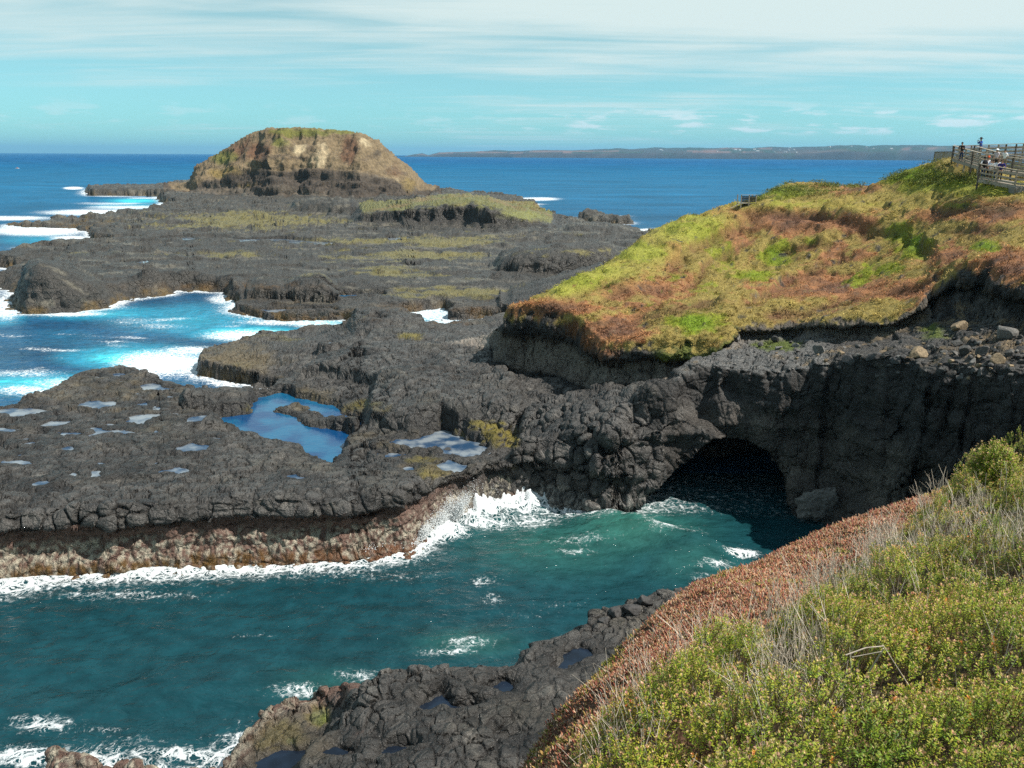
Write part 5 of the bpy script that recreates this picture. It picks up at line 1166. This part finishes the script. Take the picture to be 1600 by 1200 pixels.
# slatted wall further along the crest
h0, h1 = onr(1461, 243.5, 122), onr(1489, 243, 122)
wl = empty('lookout_screen', h0); tag(wl, 'grey slatted timber screen on the crest left of the boardwalk', 'screen')
dv_ = Vector(h1)-Vector(h0); bm = bmesh.new()
for j in range(18): q_ = dv_*(j/17); beam(bm, q_+Vector((0, 0, -.8)), q_+Vector((0, 0, .42)), .10, .04)
bm_obj('slat_panel', bm, [M_WOOD], wl)
bm = bmesh.new(); beam(bm, Vector((-.15, 0, .46)), dv_+Vector((.15, 0, .46)), .16, .08); bm_obj('cap_rail', bm, [M_WOODD], wl)
for t in (0, .5, 1): bm = bmesh.new(); beam(bm, dv_*t+Vector((0, .1, -3)), dv_*t+Vector((0, .1, .5)), .12, .12); bm_obj('post', bm, [M_WOODD], wl)
# small lookout on the shoulder of the headland
c0 = at_pixel(1160, 321, 90, 118); lk = empty('lookout_platform', c0); tag(lk, 'small dark timber lookout with short fence on the headland shoulder', 'lookout')
bm = bmesh.new()
for j in range(10): beam(bm, (-.4+j*.17, -.6, .25), (-.4+j*.17, 1.0, .25), .15, .04)
bm_obj('deck', bm, [M_DECK], lk)
for xx, yy in ((-.4, -.6), (.45, -.6), (1.2, -.6), (-.4, 1.0), (1.2, 1.0)): bm = bmesh.new(); beam(bm, (xx, yy, -1), (xx, yy, 1.15), .10, .10); bm_obj('post', bm, [M_WOOD], lk)
bm = bmesh.new()
for zz_ in (.45, .62, .79, .96): beam(bm, (-.4, -.53, zz_), (1.2, -.53, zz_), .03, .14)
bm_obj('panel', bm, [M_WOODD], lk)
bm = bmesh.new(); beam(bm, (-.45, -.6, 1.17), (1.25, -.6, 1.17), .14, .05); bm_obj('rail', bm, [M_WOOD], lk)
bm = bmesh.new(); beam(bm, (-1.6, -.9, -.25), (-.4, -.6, .3), .12, .05); bm_obj('handrail', bm, [M_WOOD], lk)
# concrete end block under the lower walk
p = at_pixel(1588, 302, 70, 90); bm = bmesh.new(); bmesh.ops.create_cube(bm, size=1)
for v in bm.verts: v.co = Vector((v.co.x*2.6, v.co.y*1.0, v.co.z*.75))
bmesh.ops.bevel(bm, geom=bm.edges[:], offset=.06, segments=2, affect='EDGES')
o = bm_obj('footing_block', bm, [plain('old concrete', (.20, .185, .16), .9, .2, .3)]); o.location = p+np.array([1.2, .5, .15]); tag(o, 'low grey footing block below the lower boardwalk', 'block')

# people ------------------------------------------------------------
def skin_mesh(name, nodes, edges, sub=1):
    """one continuous surface grown round a skeleton; nodes: (x,y,z,rx,ry)"""
    me = bpy.data.meshes.new(name); me.from_pydata([n_[:3] for n_ in nodes], edges, []); ob = bpy.data.objects.new(name, me); COL.objects.link(ob)
    md = ob.modifiers.new('skin', 'SKIN'); md.use_smooth_shade = True; md.branch_smoothing = .4
    for i, n_ in enumerate(nodes): sv_ = me.skin_vertices[0].data[i]; sv_.radius = (n_[3], n_[4]); sv_.use_root = (i == 0)
    ob.modifiers.new('sub', 'SUBSURF').levels = sub
    ob.modifiers['sub'].render_levels = sub
    dg = bpy.context.evaluated_depsgraph_get(); m2_ = bpy.data.meshes.new_from_object(ob.evaluated_get(dg)); bpy.data.objects.remove(ob); m2_.name = name
    m2_.polygons.foreach_set('use_smooth', [True]*len(m2_.polygons))
    return m2_
M_SKIN = plain('skin', (.42, .25, .17), .6, .3, .08, ((30., .002),))
def cloth(name, c): return plain(name, c, .9, .15, .15, ((18., .01),))
CL = {k_: cloth(k_+' cloth', c) for k_, c in dict(white=(.78, .78, .80), blue=(.05, .12, .42), navy=(.035, .03, .16), black=(.018, .017, .02), dark=(.04, .035, .035), pale=(.42, .52, .72), orange=(.62, .12, .04), denim=(.05, .075, .14), khaki=(.25, .20, .13), plaid=(.55, .48, .52), brown=(.10, .06, .04)).items()}
def person(label, loc, face, ht=1.68, top='white', legs='denim', hair='black', hat=None, arms='rail', lean=.12, sleeves=True, step=0.0):
    """face: heading of the front, radians from +X; feet at loc"""
    root = empty('person', loc, face-math.pi/2)       # the figure itself faces +Y
    root.scale = (ht/1.70,)*3; tag(root, label, 'person', 'visitors on the boardwalk')
    f_ = lean
    hip = (0, 0, .92); ches = (0, f_*.75, 1.24); sh = (0, f_, 1.40); nk = (0, f_*1.1, 1.48); hd1 = (0, f_*1.15+.015, 1.56); hd2 = (0, f_*1.2+.02, 1.65)
    if arms == 'rail': hands = [(s_*.17, .40+f_*.4, 1.16) for s_ in (-1, 1)]; elb = [(s_*.27, .14+f_*.6, 1.12) for s_ in (-1, 1)]
    elif arms == 'up': hands = [(s_*.09, .30, 1.46) for s_ in (-1, 1)]; elb = [(s_*.26, .14, 1.20) for s_ in (-1, 1)]
    else: hands = [(s_*.25, .08+s_*step*.5, .82) for s_ in (-1, 1)]; elb = [(s_*.26, -.03+s_*step*.2, 1.10) for s_ in (-1, 1)]
    N_b = [(*hip, .15, .11), (0, f_*.4, 1.06, .125, .095), (*ches, .16, .105), (*sh, .13, .085), (*nk, .055, .055), (*hd1, .072, .080), (*hd2, .078, .092), (0, hd2[1]-.005, 1.71, .045, .055)]
    E_b = [(0, 1), (1, 2), (2, 3), (3, 4), (4, 5), (5, 6), (6, 7)]
    N_b.append((0, hd1[1]+.088, 1.585, .014, .014)); E_b.append((5, 8))        # nose
    for k_, s_ in enumerate((-1, 1)):
        i = len(N_b); hx, hy, hz2 = hands[k_]; ex_, ey_, ez_ = elb[k_]; d_ = Vector((hx-ex_, hy-ey_, hz2-ez_)).normalized()
        N_b += [(s_*.19, f_, 1.37, .058, .058), (ex_, ey_, ez_, .042, .042), (hx-d_.x*.03, hy-d_.y*.03, hz2-d_.z*.03, .028, .028), (hx+d_.x*.05, hy+d_.y*.05, hz2+d_.z*.05, .038, .020)]
        E_b += [(3, i), (i, i+1), (i+1, i+2), (i+2, i+3)]
        sd_ = d_.cross(Vector((0, 0, 1))); sd_ = sd_.normalized() if sd_.length > .1 else Vector((1, 0, 0))
        for q_, (o_, L_) in enumerate(((-.030, .060), (-.010, .075), (.010, .070), (.030, .055))):
            b_2 = Vector((hx, hy, hz2))+d_*(.075+L_*.5)+sd_*o_; t_2 = b_2+d_*L_*.4-Vector((0, 0, .022)); j = len(N_b)
            N_b += [(*b_2, .0095, .0095), (*t_2, .0085, .0085)]; E_b += [(i+3, j), (j, j+1)]
        j = len(N_b); th_ = Vector((hx, hy, hz2))+d_*.05-sd_*s_*.05; N_b.append((*th_, .011, .011)); E_b.append((i+3, j))
        i = len(N_b); yf = s_*step
        N_b += [(s_*.09, 0, .84, .092, .092), (s_*.10, yf*.6+.03, .48, .060, .062), (s_*.10, yf, .10, .040, .042), (s_*.105, yf+.02, .045, .042, .035), (s_*.115, yf+.16, .03, .036, .024)]
        E_b += [(0, i), (i, i+1), (i+1, i+2), (i+2, i+3), (i+3, i+4)]
    add_obj('body', skin_mesh('body', N_b, E_b), [M_SKIN], root)
    # clothes: the same skeleton a little wider
    N_s = [(0, 0, .86, .168, .128), (0, f_*.4, 1.06, .150, .118), (*ches, .182, .126), (0, f_, 1.41, .140, .092)]; E_s = [(0, 1), (1, 2), (2, 3)]
    for k_, s_ in enumerate((-1, 1)):
        i = len(N_s); ex_, ey_, ez_ = elb[k_]; hx, hy, hz2 = hands[k_]; N_s += [(s_*.19, f_, 1.375, .074, .074), (s_*.19+(ex_-s_*.19)*.9, f_+(ey_-f_)*.9, 1.375+(ez_-1.375)*.9, .062, .062)]; E_s += [(3, i), (i, i+1)]
        if sleeves == 'long': N_s.append((ex_+(hx-ex_)*.75, ey_+(hy-ey_)*.75, ez_+(hz2-ez_)*.75, .044, .044)); E_s.append((i+1, i+2))
    add_obj('shirt', skin_mesh('shirt', N_s, E_s), [CL[top]], root)
    N_t = [(0, 0, .95, .160, .122), (0, 0, .86, .165, .125)]; E_t = [(0, 1)]
    for s_ in (-1, 1):
        i = len(N_t); yf = s_*step; N_t += [(s_*.092, 0, .80, .104, .106), (s_*.10, yf*.6+.03, .48, .076, .078), (s_*.10, yf, .13, .060, .062)]; E_t += [(1, i), (i, i+1), (i+1, i+2)]
    add_obj('trousers', skin_mesh('trousers', N_t, E_t), [CL[legs]], root)
    for s_ in (-1, 1):
        yf = s_*step; add_obj('shoe', skin_mesh('shoe', [(s_*.105, yf-.02, .05, .048, .045), (s_*.11, yf+.08, .04, .050, .036), (s_*.115, yf+.19, .032, .044, .028)], [(0, 1), (1, 2)]), [CL['dark']], root)
    hy_ = hd2[1]
    bm = bmesh.new(); bmesh.ops.create_icosphere(bm, subdivisions=3, radius=1)
    for v in bm.verts:
        c = v.co.copy(); front_ = c.y > .35 and c.z < .35
        v.co = Vector((c.x*.090, hy_-.012+c.y*(.070 if front_ else .106), 1.655+c.z*(.085 if c.z > 0 else .10)))
    bm_obj('hair', bm, [CL[hair]], root, True)
    for s_ in (-1, 1):
        bm = bmesh.new(); bmesh.ops.create_icosphere(bm, subdivisions=1, radius=.011); bmesh.ops.translate(bm, verts=bm.verts, vec=(s_*.032, hd1[1]+.084, 1.618)); bm_obj('eye', bm, [CL['black']], root, True)
        bm = bmesh.new(); bmesh.ops.create_icosphere(bm, subdivisions=1, radius=.03)
        for v in bm.verts: v.co = Vector((s_*.088+v.co.x*.4, hy_+v.co.y*.7-.01, 1.60+v.co.z))
        bm_obj('ear', bm, [M_SKIN], root, True)
    bm = bmesh.new(); beam(bm, (-.026, hd1[1]+.080, 1.548), (.026, hd1[1]+.080, 1.548), .012, .010); bm_obj('mouth', bm, [CL['brown']], root)
    if hat:
        kind_, colr = hat; bm = bmesh.new(); prof_ = [(0, 1.80), (.07, 1.79), (.098, 1.74), (.106, 1.69)]+([(.235, 1.665), (.235, 1.655), (.10, 1.672)] if kind_ == 'wide' else [(.108, 1.68), (.10, 1.675)])
        rings = [[bm.verts.new((r_*math.cos(a), hy_+r_*1.08*math.sin(a), z_)) for a in np.linspace(0, 2*math.pi, 20, endpoint=False)] for r_, z_ in prof_[1:]]; tp_ = bm.verts.new((0, hy_, prof_[0][1]))
        for k_ in range(20): bm.faces.new((tp_, rings[0][k_], rings[0][(k_+1) % 20]))
        for a_2, b_2 in zip(rings, rings[1:]):
            for k_ in range(20): bm.faces.new((a_2[k_], b_2[k_], b_2[(k_+1) % 20], a_2[(k_+1) % 20]))
        if kind_ == 'cap':
            pk_ = [bm.verts.new((x_, hy_+y_, z_)) for x_, y_, z_ in ((-.085, .07, 1.685), (-.06, .18, 1.67), (.06, .18, 1.67), (.085, .07, 1.685))]; bm.faces.new(pk_)
        bmesh.ops.recalc_face_normals(bm, faces=bm.faces); bm_obj('hat', bm, [CL[colr]], root, True)
    return root
def on_deck(px_, A, B, frac):
    """a spot on a deck leg, at a photo column, frac of the way across the deck"""
    A, B = np.array(A), np.array(B); best = None
    for t in np.linspace(0, 1, 200):
        p_ = A+(B-A)*t; q_ = project(p_[None])[0][0]
        if best is None or abs(q_-px_) < best[0]: best = (abs(q_-px_), p_)
    d_ = B-A; n_ = np.array([-d_[1], d_[0], 0]); n_ /= np.linalg.norm(n_)
    return best[1]+n_*frac
Aq, Bq = Q1+off_, Q2+off_
person('person in blue top and wide dark hat standing on the skyline walkway', on_deck(1528, P2, P1, -.2), R_(185), 1.78, 'blue', 'dark', 'black', ('wide', 'dark'), 'up', .04, 'long')
person('person in dark clothes leaning on the ramp rail near the hilltop corner', on_deck(1510, P2, P3, -.5), R_(230), 1.68, 'dark', 'denim', 'black', None, 'rail', .2, 'long')
person('person in patterned pale top and white hat walking on the ramp', on_deck(1558, P3, P4, -.3), R_(200), 1.60, 'plaid', 'dark', 'brown', ('wide', 'white'), 'down', .05, True, .12)
person('person in plain white t-shirt walking on the ramp beside the patterned top', on_deck(1569.5, P3, P4, -.2), R_(195), 1.66, 'white', 'khaki', 'black', None, 'down', .05, True, .14)
person('person in white shirt and orange cap at the left end of the platform', on_deck(1537.5, Aq, Bq, -.35), R_(255), 1.70, 'white', 'dark', 'black', ('cap', 'orange'), 'rail', .18)
bp_ = on_deck(1543.5, Aq, Bq, -.75)
person('person with black hair in white sleeves carrying a dark round backpack', bp_, R_(75), 1.70, 'white', 'denim', 'black', None, 'down', .10)
person('short person in pale blue top next to the backpack wearer', on_deck(1549.5, Aq, Bq, -.45), R_(250), 1.52, 'pale', 'dark', 'black', None, 'rail', .18)
person('person in white shirt bending lowest over the platform rail', on_deck(1555, Aq, Bq, -.8), R_(262), 1.55, 'white', 'khaki', 'black', None, 'rail', .25)
person('tall person in white shirt beside the one in navy', on_deck(1561.5, Aq, Bq, -.6), R_(255), 1.66, 'white', 'denim', 'brown', None, 'rail', .18, 'long')
person('person in navy shirt at the right end of the group', on_deck(1568.5, Aq, Bq, -.7), R_(250), 1.68, 'navy', 'dark', 'black', None, 'rail', .18, 'long')
bm = bmesh.new(); bmesh.ops.create_icosphere(bm, subdivisions=3, radius=1)
for v in bm.verts: v.co = Vector((v.co.x*.25, v.co.y*.13*(1 if v.co.y < 0 else .6), v.co.z*.30))
pk = bm_obj('backpack', bm, [CL['black']], smooth=True); pk.location = Vector(bp_)+Vector((-.04, -.13, 1.18)); tag(pk, 'dark rounded backpack on the back of a person in white sleeves', 'backpack')
for s_ in (-1, 1):
    add_obj('strap', skin_mesh('strap', [(s_*.13, .02, .24, .02, .008), (s_*.13, .14, .27, .02, .008), (s_*.13, .30, .12, .02, .008)], [(0, 1), (1, 2)]), [CL['dark']], pk)
# boats -------------------------------------------------------------
def boat(loc, L_, rz, label, hullc, cabc):
    root = empty('boat', loc, rz); tag(root, label, 'boat'); bm = bmesh.new(); rows_ = []
    for t in np.linspace(0, 1, 9):
        w_ = .17*L_*math.sqrt(max(0.02, 1-max(0, (t-.35)/.66)**2.2)); sh_ = .13*L_*(1+.5*t*t); x_ = (t-.5)*L_
        rows_.append([bm.verts.new((x_, y_*w_, z_)) for y_, z_ in ((-1, sh_), (-.85, .03*L_), (0, -.06*L_), (.85, .03*L_), (1, sh_))])
    for a_2, b_2 in zip(rows_, rows_[1:]):
        for k_ in range(4): bm.faces.new((a_2[k_], a_2[k_+1], b_2[k_+1], b_2[k_]))
        bm.faces.new((a_2[0], b_2[0], b_2[4], a_2[4]))
    bm.faces.new(rows_[0]); bm.faces.new(rows_[-1][::-1]); bmesh.ops.recalc_face_normals(bm, faces=bm.faces); bm_obj('hull', bm, [plain('boat hull', hullc, .4, .5, .05)], root)
    bm = bmesh.new(); bmesh.ops.create_cube(bm, size=1)
    for v in bm.verts: v.co = Vector((v.co.x*.3*L_*(1 if v.co.z < 0 else .8)-.02*L_, v.co.y*.2*L_, .24*L_+v.co.z*.2*L_))
    bmesh.ops.bevel(bm, geom=bm.edges[:], offset=.02*L_, segments=2, affect='EDGES'); cb_2 = bm_obj('cabin', bm, [plain('boat cabin', cabc, .4, .5, .05)], root)
    for s_ in (-1, 1):
        bm = bmesh.new(); beam(bm, (-.13*L_, s_*.102*L_, .27*L_), (.09*L_, s_*.102*L_, .27*L_), .012*L_, .07*L_); bm_obj('window', bm, [CL['black']], cb_2)
boat(onz(27, 263.5, 0), 4.6, .3, 'small white and orange boat on the open sea at the left', (.7, .68, .65), (.65, .20, .05))
# houses on the far coast
hb_ = bmesh.new(); bmesh.ops.create_cube(hb_, size=1)
for v in hb_.verts: v.co = Vector((v.co.x*16, v.co.y*10, v.co.z*6+3))
hw = bpy.data.meshes.new('wall'); hb_.to_mesh(hw); hb_.free(); hw.materials.append(plain('pale house wall', (.62, .60, .56), .8, .2, .05, ((1., .01),)))
hr = bpy.data.meshes.new('roof'); hr.from_pydata([(-9, -6, 5.9), (9, -6, 5.9), (9, 6, 5.9), (-9, 6, 5.9), (-9, 0, 10), (9, 0, 10)], [], [(0, 1, 5, 4), (2, 3, 4, 5), (0, 4, 3), (1, 2, 5)]); hr.materials.append(plain('grey roof', (.40, .38, .36), .7, .3, .1, ((1., .01),)))
for k_ in range(26):
    j = int(np.interp(rng.uniform(9, 27), np.degrees(cu_), np.arange(nc))); i = rng.integers(3, 6); q_ = cp[i, j]
    root = empty('house', Vector(q_.tolist()), rng.uniform(0, 3)); tag(root, 'tiny pale house on the far coast across the bay', 'house', 'houses on the far coast'); add_obj('wall', hw, [], root); add_obj('roof', hr, [], root); root.scale = (rng.uniform(.8, 1.6),)*3
# dead branch in the shrubs
p = onr(1352, 1042, 6.3); bm = bmesh.new(); beam(bm, (-.16, 0, 0), (0, .03, .045), .009, .009, bev=.002); beam(bm, (0, .03, .045), (.13, .03, .06), .008, .008, bev=.002); beam(bm, (-.10, .02, -.03), (.10, -.02, .045), .007, .007, bev=.002); beam(bm, (.12, 0, .06), (.05, .03, -.16), .010, .010, bev=.002); beam(bm, (.13, .04, .065), (.32, -.05, -.22), .006, .006, bev=.001)
o = bm_obj('dead_branch', bm, [plain('bleached wood', (.42, .36, .29), .8, .2, .2)]); o.location = p+np.array([0, 0, .10]); tag(o, 'broken bleached dead branch caught in the green shrubs', 'branch')


# ------------------------------------------------------------------ daylight
SUN_AZ, SUN_EL = R_(104), R_(54)
sd = bpy.data.lights.new('sun', 'SUN'); sd.energy = 5.0; sd.angle = R_(.53); sd.color = (1.0, .955, .88)
so = bpy.data.objects.new('sun', sd); COL.objects.link(so)
dirv = Vector((math.sin(SUN_AZ)*math.cos(SUN_EL), math.cos(SUN_AZ)*math.cos(SUN_EL), math.sin(SUN_EL)))
so.rotation_euler = dirv.to_track_quat('Z', 'Y').to_euler(); so.location = dirv*200
W = bpy.data.worlds.new('World'); scene.world = W; W.use_nodes = True
nt = W.node_tree; nt.nodes.clear(); L = nt.links
out = nt.nodes.new('ShaderNodeOutputWorld'); bg = nt.nodes.new('ShaderNodeBackground'); bg.inputs['Strength'].default_value = .074
sky = nt.nodes.new('ShaderNodeTexSky'); sky.sky_type = 'NISHITA'; sky.sun_disc = False; sky.sun_elevation = SUN_EL; sky.sun_rotation = SUN_AZ
sky.altitude = 20; sky.air_density = 1.0; sky.dust_density = .35; sky.ozone_density = 1.6
tint = nt.nodes.new('ShaderNodeMix'); tint.data_type = 'RGBA'; tint.blend_type = 'MULTIPLY'; tint.inputs[0].default_value = 1; 
L.new(sky.outputs[0], tint.inputs[6])
tc = nt.nodes.new('ShaderNodeTexCoord'); sp = nt.nodes.new('ShaderNodeSeparateXYZ'); L.new(tc.outputs['Generated'], sp.inputs[0])
TINT_HERE = 1
def mt(op, a, b=None):
    n = nt.nodes.new('ShaderNodeMath'); n.operation = op
    for i_, x_ in enumerate((a, b)):
        if x_ is None: continue
        if isinstance(x_, (int, float)): n.inputs[i_].default_value = x_
        else: L.new(x_, n.inputs[i_])
    return n.outputs[0]
def mrng(x_, a, b, c=0, d=1):
    n = nt.nodes.new('ShaderNodeMapRange'); n.interpolation_type = 'SMOOTHSTEP'
    for i_, v_ in enumerate((a, b, c, d)): n.inputs[1+i_].default_value = v_
    L.new(x_, n.inputs[0]); return n.outputs[0]
tm = nt.nodes.new('ShaderNodeMix'); tm.data_type = 'RGBA'; tm.inputs[6].default_value = (.55, 1.18, 1.42, 1); tm.inputs[7].default_value = (.86, 1.22, 1.05, 1)
L.new(mrng(sp.outputs['Z'], 0, .16), tm.inputs[0]); L.new(tm.outputs[2], tint.inputs[7])
den = mt('ADD', mt('MAXIMUM', sp.outputs['Z'], 0.0), .055)
cx = mt('DIVIDE', sp.outputs['X'], den); cy = mt('DIVIDE', sp.outputs['Y'], den)
cb = nt.nodes.new('ShaderNodeCombineXYZ'); L.new(cx, cb.inputs[0]); L.new(cy, cb.inputs[1])
def cloud(scale, sx, sy, det, dist, off):
    mp = nt.nodes.new('ShaderNodeMapping'); mp.inputs['Scale'].default_value = (sx, sy, 1); mp.inputs['Location'].default_value = off; mp.inputs['Rotation'].default_value = (0, 0, R_(8))
    L.new(cb.outputs[0], mp.inputs[0])
    n = nt.nodes.new('ShaderNodeTexNoise'); n.inputs['Scale'].default_value = scale; n.inputs['Detail'].default_value = det; n.inputs['Roughness'].default_value = .58; n.inputs['Distortion'].default_value = dist
    L.new(mp.outputs[0], n.inputs[0]); return n.outputs['Fac']
c1 = cloud(.42, .55, 1.3, 9, .5, (3.2, 1.7, 0)); c2 = cloud(.16, .7, 1.2, 5, .3, (1.1, 5.2, 0)); c3 = cloud(1.5, .35, 1.8, 5, .8, (7.3, 2.2, 0))
cs_ = mt('ADD', mt('ADD', mt('MULTIPLY', c1, .45), mt('MULTIPLY', c2, .36)), mt('MULTIPLY', c3, .26)); cs_ = mt('SUBTRACT', cs_, .01)
up_ = mrng(sp.outputs['Z'], .02, .17, -.12, .07)
rt_ = mrng(sp.outputs['X'], -.5, .45, -.03, .03)
veil = mrng(mt('ADD', mt('ADD', cs_, up_), rt_), .40, .64, .03, .96)
veil = mt('MULTIPLY', veil, mrng(sp.outputs['Z'], .20, .5, 1, .42))
cl = nt.nodes.new('ShaderNodeMix'); cl.data_type = 'RGBA'; cl.inputs[7].default_value = (7.2, 8.4, 8.2, 1)
L.new(veil, cl.inputs[0]); L.new(tint.outputs[2], cl.inputs[6])
# small cumulus low over the bay
az_ = mt('ARCTAN2', sp.outputs['X'], sp.outputs['Y'])
cb2 = nt.nodes.new('ShaderNodeCombineXYZ'); L.new(mt('MULTIPLY', az_, 14), cb2.inputs[0]); L.new(mt('MULTIPLY', sp.outputs['Z'], 75), cb2.inputs[1])
n2 = nt.nodes.new('ShaderNodeTexNoise'); n2.inputs['Scale'].default_value = 1.3; n2.inputs['Detail'].default_value = 7; n2.inputs['Roughness'].default_value = .55; L.new(cb2.outputs[0], n2.inputs[0])
band = mt('MULTIPLY', mrng(sp.outputs['Z'], .020, .028), mrng(sp.outputs['Z'], .060, .040))
band = mt('MULTIPLY', band, mrng(az_, -.05, .12, .35, 1))
cu1 = mt('MULTIPLY', mrng(n2.outputs['Fac'], .50, .64), band)
cm = nt.nodes.new('ShaderNodeMix'); cm.data_type = 'RGBA'; cm.inputs[7].default_value = (8.2, 9.2, 9.4, 1)
L.new(mt('MULTIPLY', cu1, .7), cm.inputs[0]); L.new(cl.outputs[2], cm.inputs[6])
L.new(cm.outputs[2], bg.inputs['Color']); L.new(bg.outputs[0], out.inputs[0])
# ------------------------------------------------------------------ sea air
hz_me = bpy.data.meshes.new('haze'); x0, x1, y0, y1, z0, z1 = -24000, 24000, -600, 34500, -9, 260
hz_me.from_pydata([(x, y, z) for z in (z0, z1) for y in (y0, y1) for x in (x0, x1)], [], [(0, 2, 3, 1), (4, 5, 7, 6), (0, 1, 5, 4), (2, 6, 7, 3), (0, 4, 6, 2), (1, 3, 7, 5)])
hm_ = bpy.data.materials.new('haze air'); hn = nodes_of(hm_); ho = N_(hn, 'ShaderNodeOutputMaterial'); hv = N_(hn, 'ShaderNodeVolumePrincipled')
hv.inputs['Color'].default_value = (.28, .64, 1, 1); hv.inputs['Density'].default_value = .00005; hv.inputs['Anisotropy'].default_value = .2
hn.links.new(hv.outputs[0], ho.inputs['Volume'])
tag(add_obj('haze', hz_me, [hm_]), 'thin bluish sea haze over the bay', 'haze', kind='stuff')
scene.cycles.volume_max_steps = 64
# ------------------------------------------------------------------ camera
cd = bpy.data.cameras.new('camera'); cam = bpy.data.objects.new('camera', cd); COL.objects.link(cam)
cd.sensor_fit = 'HORIZONTAL'; cd.sensor_width = 36; cd.lens = 36*FPX/1600; cd.clip_start = .1; cd.clip_end = 60000
Mx = Matrix(((_Rc[0], _Uc[0], -_F[0], 0), (_Rc[1], _Uc[1], -_F[1], 0), (_Rc[2], _Uc[2], -_F[2], H), (0, 0, 0, 1)))
cam.matrix_world = Mx
scene.camera = cam
scene.cycles.use_denoising = False
scene.cycles.sample_clamp_indirect = 2.0
vs = scene.view_settings; vs.view_transform = 'Standard'; vs.look = 'None'; vs.exposure = 0.5; vs.gamma = 1; vs.use_curve_mapping = False
